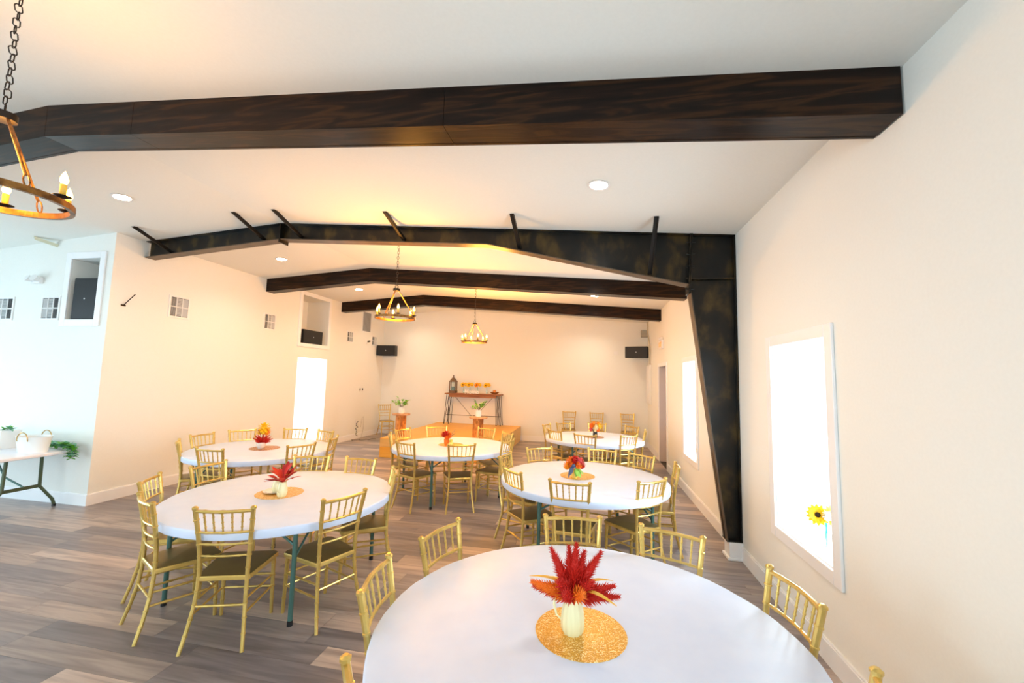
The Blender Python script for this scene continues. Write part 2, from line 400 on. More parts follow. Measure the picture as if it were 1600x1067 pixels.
# wall niches
def niche_box(name, x0, x1, y0, y1, z0, z1, open_side, wd, m):
    r = thing(name, (0, 0, 0), kind='structure'); mb = MB(); t = .02
    if open_side == 'x':      # opens towards +x at x1
        mb.box(x0-t, x0, y0, y1, z0, z1).box(x0, x1, y0-t, y0, z0, z1).box(x0, x1, y1, y1+t, z0, z1).box(x0, x1, y0, y1, z1, z1+t).box(x0, x1, y0, y1, z0-t, z0)
        mb.obj('niche_lining', m, r); casing_x(x1, y0, y1, z0, z1, wd, r, face=1)
    else:                     # opens towards -y at y0
        mb.box(x0, x1, y1, y1+t, z0, z1).box(x0-t, x0, y0, y1, z0, z1).box(x1, x1+t, y0, y1, z0, z1).box(x0, x1, y0, y1, z1, z1+t).box(x0, x1, y0, y1, z0-t, z0)
        mb.obj('niche_lining', m, r); a, b = y0-.02, y0
        for nm, q in (('side_casing', (x0-wd, x0, z0-wd, z1+wd)), ('side_casing', (x1, x1+wd, z0-wd, z1+wd)), ('head_casing', (x0, x1, z1, z1+wd)), ('sill_casing', (x0, x1, z0-wd, z0))):
            bevel(MB().box(q[0], q[1], a, b, q[2], q[3]).obj(nm, M['trim'], r), .004, 1)
    return r
niche_box('trim_1', XL-.62, XL, 8.24, 9.22, 2.52, 3.64, 'x', .09, M['wall'])
niche_box('trim_2', -8.88, -8.36, YC, YC+.55, 2.50, 3.375, 'y', .095, M['wall'])

# ------------------------------------------------------------------ ceiling beams
def beam(name, y0, y1, depth, xa, xb, label, seams=()):
    r = thing(name, (0, y0, ceil_z(XRG)), 0, label, 'beam', kind=None)
    xs = sorted([xa, xb, XRG, *seams]); oy, oz = y0, ceil_z(XRG)
    for a, b in zip(xs, xs[1:]):
        a2, b2 = a+(.0015 if a != xa else 0), b-(.0015 if b != xb else 0)
        za, zb = ceil_z(a2)-oz, ceil_z(b2)-oz; w_ = y1-y0
        def seg(nm, ya, yb, t0, t1, m=M['wood']):
            MB().hexa([(a2,ya,za-t1),(b2,ya,zb-t1),(b2,yb,zb-t1),(a2,yb,za-t1),(a2,ya,za-t0),(b2,ya,zb-t0),(b2,yb,zb-t0),(a2,yb,za-t0)]).obj(nm, m, r)
        seg('face_board', 0, .022, 0, depth); seg('face_board', w_-.022, w_, 0, depth)
        seg('soffit_board', .0225, w_-.0225, depth-.022, depth-.002)
    return r
beam('ceiling_beam', 2.306, 2.53, .259, XF, -.012, 'near dark brown boxed timber beam crossing the ceiling above the nearest tables', seams=(-2.49, -4.97))
beam('ceiling_beam', 7.147, 7.35, .263, XL, -.004, 'dark timber beam crossing just behind the black steel rafter', seams=(-2.9,))
beam('ceiling_beam', 9.732, 9.93, .263, XL, -.004, 'farthest dark timber beam, close to the end wall', seams=(-2.9,))

# steel rafter with tapered column
sf = thing('steel_rafter', (0, 4.875, 0), 0, 'black painted steel rafter with braces and a tapered column on the right wall', 'steel frame')
def top(x): return ceil_z(x)
bot = [(-8.125, 3.50), (-5.83, 3.685), (-2.86, 3.495), (-.475, 2.93)]
def botz(x):
    for (a, za), (b, zb) in zip(bot, bot[1:]):
        if a <= x <= b: return za+(zb-za)*(x-a)/(b-a)
    return bot[-1][1]
web = MB(); xs = [q[0] for q in bot]
for (a, za), (b, zb) in zip(bot, bot[1:]):
    web.hexa([(a,-.005,za),(b,-.005,zb),(b,.005,zb),(a,.005,za),(a,-.005,top(a)-.002),(b,-.005,top(b)-.002),(b,.005,top(b)-.002),(a,.005,top(a)-.002)])
web.obj('web_plate', M['steel'], sf)
for (a, za), (b, zb) in zip(bot, bot[1:]):
    MB().hexa([(a,-.075,za-.012),(b,-.075,zb-.012),(b,.075,zb-.012),(a,.075,za-.012),(a,-.075,za),(b,-.075,zb),(b,.075,zb),(a,.075,za)]).obj('bottom_flange', M['flange'], sf)
tf = MB()
for a, b in ((-8.125, XRG), (XRG, -.004)):
    tf.hexa([(a,-.075,top(a)-.012),(b,-.075,top(b)-.012),(b,.075,top(b)-.012),(a,.075,top(a)-.012),(a,-.075,top(a)-.001),(b,-.075,top(b)-.001),(b,.075,top(b)-.001),(a,.075,top(a)-.001)])
tf.obj('top_flange', M['steel'], sf)
# column web: from knee to base
cw = MB(); cw.prism([(-.16,.19), (-.004,.19), (-.004, top(0)-.002), (-.455, top(-.455)-.002), (-.475, 2.90)], -.005, .005)
cw.obj('column_web', M['steel'], sf)
MB().hexa([(-.152,-.075,.19),(-.140,-.075,.19),(-.140,.075,.19),(-.152,.075,.19),(-.487,-.075,2.90),(-.475,-.075,2.90),(-.475,.075,2.90),(-.487,.075,2.90)]).obj('inner_flange', M['flange'], sf)
MB().box(-.016, -.004, -.075, .075, .19, top(0)-.002).obj('outer_flange', M['steel'], sf)
# knee end plates with bolts
for dx in (-.012, .004):
    MB().hexa([(-.487+dx,-.085,2.83),(-.477+dx,-.085,2.83),(-.477+dx,.085,2.83),(-.487+dx,.085,2.83),(-.462+dx,-.085,top(-.45)+.0),(-.452+dx,-.085,top(-.45)),(-.452+dx,.085,top(-.45)),(-.462+dx,.085,top(-.45))]).obj('end_plate', M['steel'], sf)
for z in (2.88, 3.0, 3.14, 3.28, 3.42):
    x = -.477+(z-2.83)*.035
    for yb in (-.055,):
        MB().tube([(x-.05, yb, z), (x+.04, yb, z)], .010, 6).obj('bolt', M['steel'], sf)
bevel(MB().box(-.455, -.004, -.07, .07, 2.985, 2.997).obj('stiffener', M['steel'], sf), .002, 1)
MB().hexa([(-5.838,-.085,3.63),(-5.822,-.085,3.63),(-5.822,.085,3.63),(-5.838,.085,3.63),(-5.838,-.085,3.9),(-5.822,-.085,3.9),(-5.822,.085,3.9),(-5.838,.085,3.9)]).obj('ridge_plate', M['steel'], sf)
MB().box(-.155, -.004, -.08, .08, .178, .19).obj('base_plate', M['steel'], sf)
for x in (-7.73, -6.14, -5.54, -4.0, -2.45, -.91):
    zb = botz(x)+.035; zt = top(x)
    b = MB(); A = Vector((x, -.555, zt-.004)); B = Vector((x, -.01, zb))
    b.bar(A, B, .045, .006, up=(0, 0, 1)); b.bar(A+Vector((.0225, 0, -.0)), B+Vector((.0225, 0, 0)), .006, .045)
    b.obj('fly_brace', M['iron'], sf)
    MB().tube([(x, -.02, zb+.006), (x+.03, -.02, zb+.006)], .011, 6).obj('bolt', M['iron'], sf)
pl = MB().box(-.135, 0, -.085, .085, .03, .178).box(-.155, 0, -.1, .1, 0, .03)
tag(bevel(pl.obj('column_plinth', M['trim']), .004, 1), 'white painted wooden plinth under the black steel column', 'plinth').location = (0, 4.875, 0)
# white painted brace end poking into the recess wall
b = MB(); b.bar((-9.30, 4.21, ceil_z(-9.30)-.004), (-9.21, YC-.004, 3.60), .05, .008)
b.bar((-9.277, 4.21, ceil_z(-9.28)-.024), (-9.187, YC-.004, 3.58), .008, .045)
tag(b.obj('brace_end', mat('cream_steel', (.72,.72,.55), .5)), 'cream painted angle brace high on the recessed wall by the ceiling', 'brace')

# ------------------------------------------------------------------ lights on the ceiling
slope_r = math.atan(SL)
def can(x, y, label):
    z = ceil_z(x); r = thing('recessed_light', (x, y, z), 0, label, 'ceiling light', 'recessed ceiling lights')
    r.rotation_euler = (0, slope_r if x > XRG else -slope_r, 0)
    MB().lathe([(.100,-.001), (.104,-.006), (.082,-.008), (.078,-.003)], 24).obj('trim_ring', M['white'], r, smooth=True)
    MB().lathe([(.0001,-.004), (.079,-.004)], 24).obj('diffuser', M['led'], r)
    l = bpy.data.lights.new('recessed_lamp', 'SPOT'); l.energy = 60; l.spot_size = 2.6; l.spot_blend = .8; l.color = (1,.84,.60); l.shadow_soft_size = .06
    o = bpy.data.objects.new('recessed_lamp', l); col.objects.link(o); o.parent = r; o.location = (0, 0, -.02)
can(-6.96, 3.64, 'round recessed light on the left slope before the black rafter')
can(-1.51, 3.63, 'round recessed light on the right slope, before the black rafter')
can(-6.96, 6.15, 'round recessed light left, between the black rafter and the next beam')
can(-6.96, 8.61, 'round recessed light left, between the two farthest beams')
for x, y, lb in ((-1.51, 6.15, 'right slope, just behind the black rafter'), (-1.51, 8.61, 'right slope, between the two farthest timber beams'), (-6.96, 11.0, 'left slope, nearest the end wall'),
                 (-1.51, 11.0, 'right slope, nearest the end wall')):
    can(x, y, 'recessed light on the ' + lb)

def link_mesh(L=.042, W=.013, r=.0026):
    pts = []
    for k in range(12):
        a = 2*PI*k/12; x = math.cos(a)*W; z = math.sin(a)*W + (L/2-W if math.sin(a) > 0 else -(L/2-W))
        pts.append((x, 0, z))
    return MB().tube(pts, r, 5, closed=True).mesh('chain_link', M['iron'], True)
LINK = link_mesh()
CH_R, CH_H = .258, .40
ring_me = MB()
n = 64; prof = [(CH_R-.013, 0), (CH_R+.006, 0), (CH_R+.006, .030), (CH_R-.013, .030)]
for i in range(n):
    a = 2*PI*i/n
    for rr, zz in prof: ring_me.v.append((rr*math.cos(a), rr*math.sin(a), zz))
for i in range(n):
    for k in range(4):
        ring_me.f.append((i*4+k, ((i+1) % n)*4+k, ((i+1) % n)*4+(k+1) % 4, i*4+(k+1) % 4))
RING = ring_me.mesh('ring', M['bronze'])
CUP = MB().lathe([(.0001,0), (.012,.0), (.032,.008), (.034,.011), (.012,.008), (.0001,.008)], 16).mesh('drip_plate', M['iron'], True)
SLV = MB().lathe([(.012,0), (.0125,.055), (.0115,.06), (.0001,.06)], 12).mesh('candle_sleeve', M['gold_ribbon'], True)
BULB = MB().lathe([(.0001,0), (.008,.002), (.015,.016), (.016,.026), (.011,.045), (.005,.060), (.0001,.070)], 12).mesh('flame_bulb', M['bulb'], True)
def chandelier(x, y, zr, rot, label, power):
    r = thing('chandelier', (x, y, zr), rot, label, 'chandelier', 'candle ring chandeliers along the hall')
    put('ring', RING, r)
    MB().lathe([(.0001,0), (.045,0), (.045,.034), (.012,.04), (.0001,.04)], 20).obj('hub', M['iron'], r, smooth=True, angle=.5).location = (0, 0, CH_H-.02)
    for k in range(3):
        a = 2*PI*k/3 + .35; c, s_ = math.cos(a), math.sin(a)
        rod = MB(); rod.tube([(.035*c, .035*s_, CH_H-.02), ((CH_R-.03)*c, (CH_R-.03)*s_, .085)], .0065, 8)
        rod.obj('rod', M['bronze'], r, smooth=True)
        sh = MB(); pts = []
        for q in range(12):
            t = 2*PI*q/12; u = math.cos(t)*.011; v = math.sin(t)*.03
            pts.append(((CH_R-.018+v*-.25)*c - u*s_, (CH_R-.018+v*-.25)*s_ + u*c, .058+v))
        sh.tube(pts, .0035, 5, closed=True).obj('shackle', M['bronze'], r, smooth=True)
    for k in range(6):
        a = 2*PI*k/6 + .35 + PI/6; px, py = CH_R*math.cos(a), CH_R*math.sin(a)
        put('drip_plate', CUP, r, (px, py, .034)); put('candle_sleeve', SLV, r, (px, py, .042)); put('flame_bulb', BULB, r, (px, py, .10))
    rl = MB(); pts = [(math.cos(t*PI/6)*.02, 0, CH_H+.038+math.sin(t*PI/6)*.02) for t in range(12)]
    rl.tube(pts, .004, 5, closed=True).obj('hanging_loop', M['iron'], r, smooth=True)
    top_z = ceil_z(x)-zr; z = CH_H+.062; k = 0
    while z < top_z-.03:
        o = put('chain_link', LINK, r, (random.uniform(-.003,.003), random.uniform(-.003,.003), z+.016)); o.rotation_euler = (0, random.uniform(-.15,.15), (k % 2)*PI/2+random.uniform(-.25,.25)+.4)
        z += .036; k += 1
    MB().lathe([(.0001,-.03), (.02,-.028), (.058,-.012), (.062,.004)], 20).obj('canopy', M['iron'], r, smooth=True).location = (0, 0, top_z)
    l = bpy.data.lights.new('candle_glow', 'POINT'); l.energy = power; l.color = (1,.42,.06); l.shadow_soft_size = .2
    o = bpy.data.objects.new('candle_glow', l); col.objects.link(o); o.parent = r; o.location = (0, 0, .22)
    return r
chandelier(-4.285, 1.325, 2.60, -.437, 'nearest candle ring chandelier hanging on a chain at the upper left', 38)
chandelier(-4.15, 5.02, 2.58, .25, 'middle chandelier, hanging just behind the black steel rafter', 100)
chandelier(-3.93, 8.05, 2.53, .2, 'farthest chandelier, hanging before the end wall over the stage area', 220)

# ------------------------------------------------------------------ chiavari chairs
def post_path(sgn):
    # profile of the back post: (z, half width, y)
    key = [(0,.190,-.262), (.14,.172,-.222), (.27,.158,-.195), (.44,.150,-.178), (.60,.156,-.186), (.75,.168,-.206), (.905,.1825,-.235)]
    def at(z):
        for (z0,x0,y0), (z1,x1,y1) in zip(key, key[1:]):
            if z <= z1+1e-9:
                t = (z-z0)/(z1-z0); return (sgn*(x0+(x1-x0)*t), y0+(y1-y0)*t, z)
        return (sgn*key[-1][1], key[-1][2], z)
    return at
def bamboo(mb, at, z0, z1, rings, r0, r1, seg=8, bump=.0030, cap=False):
    zs = {z0: 0, z1: 0}
    for q in rings: zs[q-.0055] = 0; zs[q-.0035] = 1; zs[q+.0035] = 1; zs[q+.0055] = 0
    for k in range(8):
        zz = z0+(z1-z0)*k/7
        if all(abs(zz-q) > .012 for q in rings): zs.setdefault(zz, 0)
    ks = sorted(k for k in zs if z0 <= k <= z1); pts, rs = [], []
    for z in ks:
        t = (z-z0)/(z1-z0); pts.append(at(z)); rs.append(r0+(r1-r0)*t+bump*zs[z])
    if cap:
        x, y, z = at(z1); pts += [(x, y, z1+.002), (x, y, z1+.012), (x, y, z1+.020)]; rs += [r1+.004, r1+.004, r1*.55]
    mb.tube(pts, rs, seg); return mb
def make_chair():
    r = thing('chiavari_chair', (0, 0, 0))
    for s_ in (-1, 1):
        bamboo(MB(), post_path(s_), 0, .905, [.10,.19,.275,.36,.50,.585,.665,.745,.83], .0125, .0155, cap=True).obj('back_post', M['gold'], r, smooth=True)
        f = lambda z, s_=s_: (s_*(.172+.004*(1-z/.43)), .185+.012*(1-z/.43), z)
        bamboo(MB(), f, 0, .43, [.11,.20,.28,.37], .0125, .0155).obj('front_leg', M['gold'], r, smooth=True)
    def rail(z, bow, rad, nm='back_rail', rings=True):
        a = post_path(-1)(z); b = post_path(1)(z); pts = []; rs = []
        N = 16
        for k in range(N+1):
            t = k/N; x = a[0]+(b[0]-a[0])*t; pts.append((x, a[1]-bow*math.sin(PI*t), z)); rs.append(rad+(.0022 if rings and k in (3, 8, 13) else 0))
        MB().tube(pts, rs, 7).obj(nm, M['gold'], r, smooth=True)
    rail(.892, .028, .0115, 'top_rail'); rail(.745, .022, .0080); rail(.665, .020, .0075); rail(.585, .018, .0075)
    for k in range(5):
        t = (k+1)/6
        def sp(z, t=t):
            q = (z-.745)/(.892-.745); a = post_path(-1)(z); w_ = abs(a[0])
            return (-w_+2*w_*t, a[1]-(.022+.006*q)*math.sin(PI*t), z)
        bamboo(MB(), sp, .748, .888, [.782,.818,.854], .0055, .0065, 6, .0018).obj('spindle', M['gold'], r, smooth=True)
    def stretch(a, b, rad=.0078):
        a = Vector(a); b = Vector(b); pts = []; rs = []
        for k in range(17):
            t = k/16; pts.append(a+(b-a)*t); rs.append(rad+(.0022 if k in (4, 8, 12) else 0))
        MB().tube(pts, rs, 7).obj('stretcher', M['gold'], r, smooth=True)
    stretch(post_path(-1)(.265), post_path(1)(.265))
    for s_ in (-1, 1):
        for z in (.215, .30): stretch(post_path(s_)(z), (s_*.174, .19, z-.01))
    for z in (.20, .29): stretch((-.174, .19, z), (.174, .19, z))
    # seat: rounded trapezoid slab with bevelled edge
    out = []
    def corner(cx, cy, rad, a0):
        for k in range(5): t = a0+k/4*PI/2; out.append((cx+rad*math.cos(t), cy+rad*math.sin(t)))
    corner(.165, .175, .04, 0); corner(-.165, .175, .04, PI/2); corner(-.150, -.170, .022, PI); corner(.150, -.170, .022, 1.5*PI)
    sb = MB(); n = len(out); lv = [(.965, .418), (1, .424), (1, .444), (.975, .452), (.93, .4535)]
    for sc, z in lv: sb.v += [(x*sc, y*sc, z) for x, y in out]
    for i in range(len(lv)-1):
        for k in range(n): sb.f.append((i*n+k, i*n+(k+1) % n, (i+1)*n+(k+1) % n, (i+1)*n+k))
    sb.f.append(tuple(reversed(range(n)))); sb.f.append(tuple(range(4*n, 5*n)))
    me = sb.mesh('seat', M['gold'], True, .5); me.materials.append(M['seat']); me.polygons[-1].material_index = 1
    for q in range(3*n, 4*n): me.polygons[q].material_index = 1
    put('seat', me, r)
    return r
proto = make_chair(); index_kids(proto); used = [False]
def place_chair(x, y, deg, label, group='gold chairs with spindle backs around the round tables'):
    o = proto if not used[0] else copy_tree(proto); used[0] = True
    a = math.radians(deg); o.location = (x+.235*math.cos(a), y+.235*math.sin(a), 0); o.rotation_euler = (0, 0, a-PI/2)
    tag(o, label, 'chair', group); return o
T = dict(A=(-1.581, 1.921), B=(-4.262, 3.340), C=(-6.149, 5.143), D=(-3.726, 6.283), E=(-1.642, 4.741), F=(-1.505, 8.025))
WHERE = dict(A='the nearest table', B='the table with jug and sugar pot', C='the far left table',
             D='the middle table before the stage', E='the right middle table', F='the farthest right table')
CH = {'A1': (-2.451, 2.442, 343.7, 'upper left of'), 'A2': (-2.543, 1.841, 9.2, 'left side of'), 'A3': (-2.20, 1.17, 50, 'lower left of'),
 'A4': (-1.680, 2.876, 277.8, 'far side of'), 'A5': (-1.072, 2.767, 248.3, 'far right of'), 'A6': (-.639, 2.193, 189.8, 'right side of'), 'A7': (-.735, 1.46, 151, 'lower right of'),
 'B1': (-3.986, 2.427, 108.6, 'front of'), 'B2': (-3.404, 2.917, 158.7, 'front right of'), 'B3': (-3.431, 3.761, 210, 'right side of'), 'B4': (-4.051, 4.206, 266.6, 'back right of'),
 'B5': (-4.623, 4.158, 288.2, 'back of'), 'B6': (-5.271, 3.489, 357.9, 'back left of'), 'B7': (-5.231, 2.907, 31.6, 'far left of'), 'B8': (-4.687, 2.46, 64, 'front left of'),
 'E1': (-1.749, 3.828, 83.9, 'front of'), 'E2': (-.994, 4.107, 131.3, 'front right of'), 'E3': (-.623, 4.897, 175, 'right side of'), 'E4': (-.936, 5.472, 230.8, 'back right of'),
 'E5': (-1.413, 5.687, 258.5, 'back of'), 'E6': (-2.239, 5.542, 302.7, 'back left of'), 'E7': (-2.576, 4.918, 349.8, 'left side of'), 'E8': (-2.344, 4.155, 39.5, 'front left of'),
 'D1': (-3.292, 5.451, 115.6, 'front of'), 'D2': (-4.078, 5.352, 66.2, 'front left of'), 'D3': (-4.654, 6.024, 25, 'left side of'), 'D4': (-4.74, 6.646, 343.2, 'back left of'),
 'D5': (-4.34, 7.188, 299.2, 'back of'), 'D6': (-3.423, 7.307, 249.8, 'back right of'), 'D7': (-2.93, 6.806, 218.5, 'far right of'), 'D8': (-2.762, 6.029, 162.6, 'front right of'),
 'F1': (-1.661, 7.12, 78.6, 'front of'), 'F2': (-.925, 7.291, 127.8, 'front right of'), 'F3': (-.575, 8.058, 172, 'right side of'), 'F4': (-.743, 8.732, 218.9, 'back right of'),
 'F5': (-1.435, 9.016, 268.8, 'back of'), 'F6': (-2.135, 8.812, 313.8, 'back left of'), 'F7': (-2.449, 8.386, 343, 'left side of'), 'F8': (-2.207, 7.474, 43.1, 'front left of'),
 'C1': (-6.80, 4.46, 48, 'left side of'), 'C2': (-7.111, 5.071, 359.6, 'back left of'), 'C3': (-6.966, 5.625, 327.9, 'back of'), 'C4': (-6.356, 6.048, 283, 'back right of'),
 'C5': (-5.757, 5.996, 250.8, 'far right of'), 'C6': (-5.226, 5.428, 197.7, 'right side of'), 'C7': (-5.221, 4.752, 157.9, 'front right of'), 'C8': (-5.987, 4.153, 90.9, 'front left of')}
for k, (x, y, dg, pos) in CH.items():
    place_chair(x, y, dg, 'gold chair at the %s %s' % (pos, WHERE[k[0]]))
place_chair(-7.85, 11.80, 314.5, 'gold chair standing alone in the left corner beside the left log pedestal', 'gold chairs against the end wall')
for x, y, dg, lab in ((-2.18, 11.94, 270, 'leftmost of the three gold chairs against the end wall'), (-1.41, 11.94, 270, 'middle of the three gold chairs against the end wall'), (-.57, 11.94, 270, 'rightmost of the three gold chairs against the end wall')):
    place_chair(x, y-.0, dg, lab, 'gold chairs against the end wall')

# ------------------------------------------------------------------ round tables
TOP_MB = MB(); TZ = .745
prof = [(.0001,.690), (.900,.690), (.902,.680), (.911,.680), (.914,.688), (.914,.733), (.911,.741), (.904,.7448), (.5,.745), (.0001,.745)]
TOP_MB.lathe(prof, 96)
for i, (x, y, z) in enumerate(TOP_MB.v):      # slight ripples of the fitted cover along the rim
    rr = math.hypot(x, y)
    if rr > .9:
        a = math.atan2(y, x); q = 1+.0016*math.sin(a*17)+.0012*math.sin(a*41+1); TOP_MB.v[i] = (x*q, y*q, z)
TOPM = TOP_MB.mesh('tabletop', M['table'], True, .9)
def round_table(k, rot, label):
    c = T[k]; r = thing('round_table', (*c, 0), rot, label, 'table', 'round white banquet tables')
    put('tabletop', TOPM, r)
    q = .56
    for sx in (-1, 1):
        for sy in (-1, 1):
            lg = MB().tube([(sx*q, sy*q, .03), (sx*q, sy*q, .69)], .017, 12).obj('leg', M['leg'], r, smooth=True, angle=.8)
            MB().lathe([(.0195,0), (.0195,.035), (.017,.037)], 12).obj('foot_cap', M['black'], lg, smooth=True, angle=.8).location = (sx*q, sy*q, 0)
            MB().tube([(sx*q, sy*q, .47), (sx*.50, sy*q*.55, .60), (sx*.44, sy*.22, .675)], .009, 8).obj('brace', M['leg'], r, smooth=True)
            MB().tube([(sx*q, sy*q, .56), (sx*q*.62, sy*q, .68)], .009, 8).obj('brace', M['leg'], r, smooth=True)
    for sx in (-1, 1):
        MB().tube([(sx*q, -q, .665), (sx*q, q, .665)], .012, 8).obj('crossbar', M['leg'], r, smooth=True)
    return r
round_table('A', .30, 'nearest round white table, with red plumes in a ribbed cream jug')
round_table('B', 0, 'left round white table with a cream jug and sugar pot on a gold mat')
round_table('C', .45, 'far left round white table near the long wall, with a yellow and red centrepiece')
round_table('D', PI/4, 'middle round white table before the plywood stage, with an orange bouquet')
round_table('E', PI/12-.02, 'right middle round white table, with a mixed bouquet in a gold glass')
round_table('F', .3, 'farthest right round white table, with a black vase of autumn flowers')

MAT = MB().lathe([(.0001,0), (.195,0), (.196,.0015), (.195,.003), (.0001,.003)], 64)
def placemat(x, y, m, label):
    o = put('placemat', MAT.mesh('placemat', m, True, .6), None, (x, y, TZ)); tag(o, label, 'placemat', 'round placemats')
placemat(-1.60, 1.90, M['glitter'], 'round gold glitter placemat under the ribbed cream jug on the nearest table')
placemat(-4.32, 3.33, M['glitter'], 'round gold glitter placemat under the cream jug and sugar pot')
placemat(-6.14, 5.17, M['glitter_copper'], 'round copper brown placemat on the far left table')
placemat(-3.76, 6.34, M['glitter'], 'round gold placemat on the middle table before the stage')
placemat(-1.71, 4.80, M['glitter'], 'round gold placemat under the mixed bouquet on the right middle table')
placemat(-1.51, 8.09, M['glitter_copper'], 'round copper placemat under the black vase')
MZ = TZ+.003

# ------------------------------------------------------------------ vases and flowers
def jug(x, y, z, h, r, label, ang, rib=.035):
    o = thing('jug', (x, y, z), ang, label, 'jug')
    mb = MB(); mb.lathe([(.0001,0), (r*.78,0), (r*.97,h*.12), (r,h*.35), (r*.9,h*.62), (r*.7,h*.86), (r*.66,h*.95), (r*.72,h), (r*.66,h*.995), (r*.6,h*.93), (r*.8,h*.5), (.0001,h*.4)], 60, rib=rib, nrib=12)
    mb.obj('jug_body', M['cream'], o, smooth=True)
    hp = [(-r*.66, 0, h*.93), (-r*1.05, 0, h*1.05), (-r*1.5, 0, h*.98), (-r*1.62, 0, h*.72), (-r*1.4, 0, h*.45), (-r*.97, 0, h*.32)]
    MB().tube(hp, [.004,.005,.0055,.0055,.005,.004], 8).obj('handle', M['cream'], o, smooth=True)
    return o
def plume(mb, base, d, length, rad):
    base = Vector(base); d = Vector(d).normalized(); u = d.cross(Vector((0,0,1))); u = u.normalized() if u.length > .1 else Vector((1,0,0)); v = d.cross(u)
    mb.tube([base, base+d*length*.5, base+d*length], [rad*.55, rad*.5, rad*.1], 6)
    n = int(130*length/.15)
    for i in range(n):
        t = (i+.5)/n; a = i*2.4; rr = rad*(1-.72*t)*(.9+.3*random.random())
        o = (u*math.cos(a)+v*math.sin(a)); p = base+d*length*t
        tip = p+o*rr*1.25+d*rr*.9; s1 = o.cross(d)*rr*.28; s2 = d*rr*.3
        b = len(mb.v); mb.v += [tuple(p+o*rr*.3+s1), tuple(p+o*rr*.3-s1), tuple(p+o*rr*.3+s2), tuple(p+o*rr*.2-s2), tuple(tip)]
        mb.f += [(b, b+2, b+4), (b+2, b+1, b+4), (b+1, b+3, b+4), (b+3, b, b+4)]
def bouquet(name, loc, label, cat='flowers'):
    return thing(name, loc, 0, label, cat)
def dirv(az, el): return Vector((math.cos(az)*math.cos(el), math.sin(az)*math.cos(el), math.sin(el)))
def blossom(parent, c, d, rad, m, mc=None, npet=12, layers=2, name='blossom', spread=.35):
    mb = MB(); c = Vector(c); d = Vector(d).normalized(); u = d.cross(Vector((.3,.2,1))).normalized(); v = d.cross(u)
    for L in range(layers):
        for k in range(npet):
            a = 2*PI*k/npet+L*.3; out = (u*math.cos(a)+v*math.sin(a)); dd = out*(1-.3*L)+d*(spread+.5*L)
            mb.leaf(c+out*rad*.12, dd, rad*(1-.18*L), rad*.55, up=d, bend=.15, n=3)
    o = mb.obj(name, m, parent, smooth=True)
    if mc: MB().ball(tuple(c+d*rad*.15), rad*.28, 8, 5).obj('flower_centre', mc, parent, smooth=True)
    return o
def rosette(parent, c, rad, m, name='blossom'):     # fluffy ball of petals
    mb = MB(); c = Vector(c); n = 46
    for i in range(n):
        z = 1-2*(i+.5)/n; a = i*2.399; s_ = math.sqrt(1-z*z); d = Vector((s_*math.cos(a), s_*math.sin(a), z))
        t = d.cross(Vector((0,0,1))).normalized() if abs(z) < .98 else Vector((1,0,0))
        mb.leaf(c+d*rad*.45, (d+t*.25), rad*.62, rad*.55, up=t.cross(d), bend=.3, n=3)
    mb.ball(tuple(c), rad*.55, 8, 5)
    return mb.obj(name, m, parent, smooth=True)

# table A: ribbed cream jug with red plumes
jug(-1.635, 1.885, MZ, .155, .050, 'ribbed cream jug holding red plumes on the nearest table', .15)
bq = bouquet('plume_bouquet', (-1.635, 1.885, MZ+.145), 'bunch of spiky red plumes with curled gold leaves on the nearest table')
for az, el, L in ((3.25,.28,.19), (3.05,.10,.18), (2.6,.95,.21), (1.9,1.2,.20), (1.3,1.35,.215), (.9,1.15,.19), (.45,.92,.225), (.12,.30,.19), (.0,.12,.20), (4.4,.5,.11), (5.2,.55,.11), (1.6,.6,.15), (3.9,.8,.12), (5.9,.75,.13)):
    mb = MB(); d_ = dirv(az, el); plume(mb, d_*.03, d_, L-.03, .034); mb.obj('plume', M['red_petal'] if random.random() < .88 else M['orange_petal'], bq)
for az, el in ((3.0,.75), (.5,.7), (5.8,.65), (2.4,.5)):
    mb = MB(); d_ = dirv(az, el); pts = []; s_ = d_.cross(Vector((0,0,1))).normalized()
    mb.leaf(d_*.05, d_, .13, .026, bend=.75, n=6); mb.obj('curled_leaf', M['gold_ribbon'], bq, smooth=True)
mb = MB()
for az, el in ((3.1,.4), (1.2,1.2), (.3,.6), (2,1.0)): mb.tube([(0,0,-.10), tuple(dirv(az, el)*.05)], .002, 5)
mb.obj('stem', M['green_leaf'], bq)
# table B
jug(-4.225, 3.245, MZ, .125, .043, 'plain cream jug with red flowers on the left table', 1.6, rib=.01)
dish = MB().lathe([(.0001,.004), (.055,.003), (.095,.014), (.097,.017), (.056,.008), (.0001,.007)], 36).obj('saucer', M['porcelain'], smooth=True)
dish.location = (-4.375, 3.335, MZ); tag(dish, 'cream saucer under the yellow sugar pot on the left table', 'saucer')
jug(-4.355, 3.34, MZ+.008, .11, .046, 'cream yellow sugar pot standing on a saucer on the left table', 4.2, rib=.01)
bq = bouquet('red_bouquet', (-4.225, 3.245, MZ+.12), 'bunch of red leafy flowers in the cream jug on the left table')
for i, (az, el, L) in enumerate(((3.3,.2,.17), (2.9,.75,.19), (2.4,.6,.17), (1.9,1.1,.19), (1.2,1.25,.17), (.7,1.0,.19), (.3,.75,.2), (0.,.45,.18), (5.2,.6,.12), (4.4,.6,.12), (3.8,.6,.14), (1.5,.7,.15))):
    mb = MB(); d_ = dirv(az, el); mb.tube([(0,0,0), d_*.05], .003, 5)
    mb.leaf(d_*.03, d_, L-.03, .05, bend=.12, n=5); mb.leaf(d_*.05, dirv(az+.5, el), L*.6, .035, bend=.2); mb.leaf(d_*.05, dirv(az-.5, el), L*.6, .035, bend=.2)
    mb.obj('petal_spray', M['red_petal'] if i % 3 else M['crimson_petal'], bq, smooth=True)
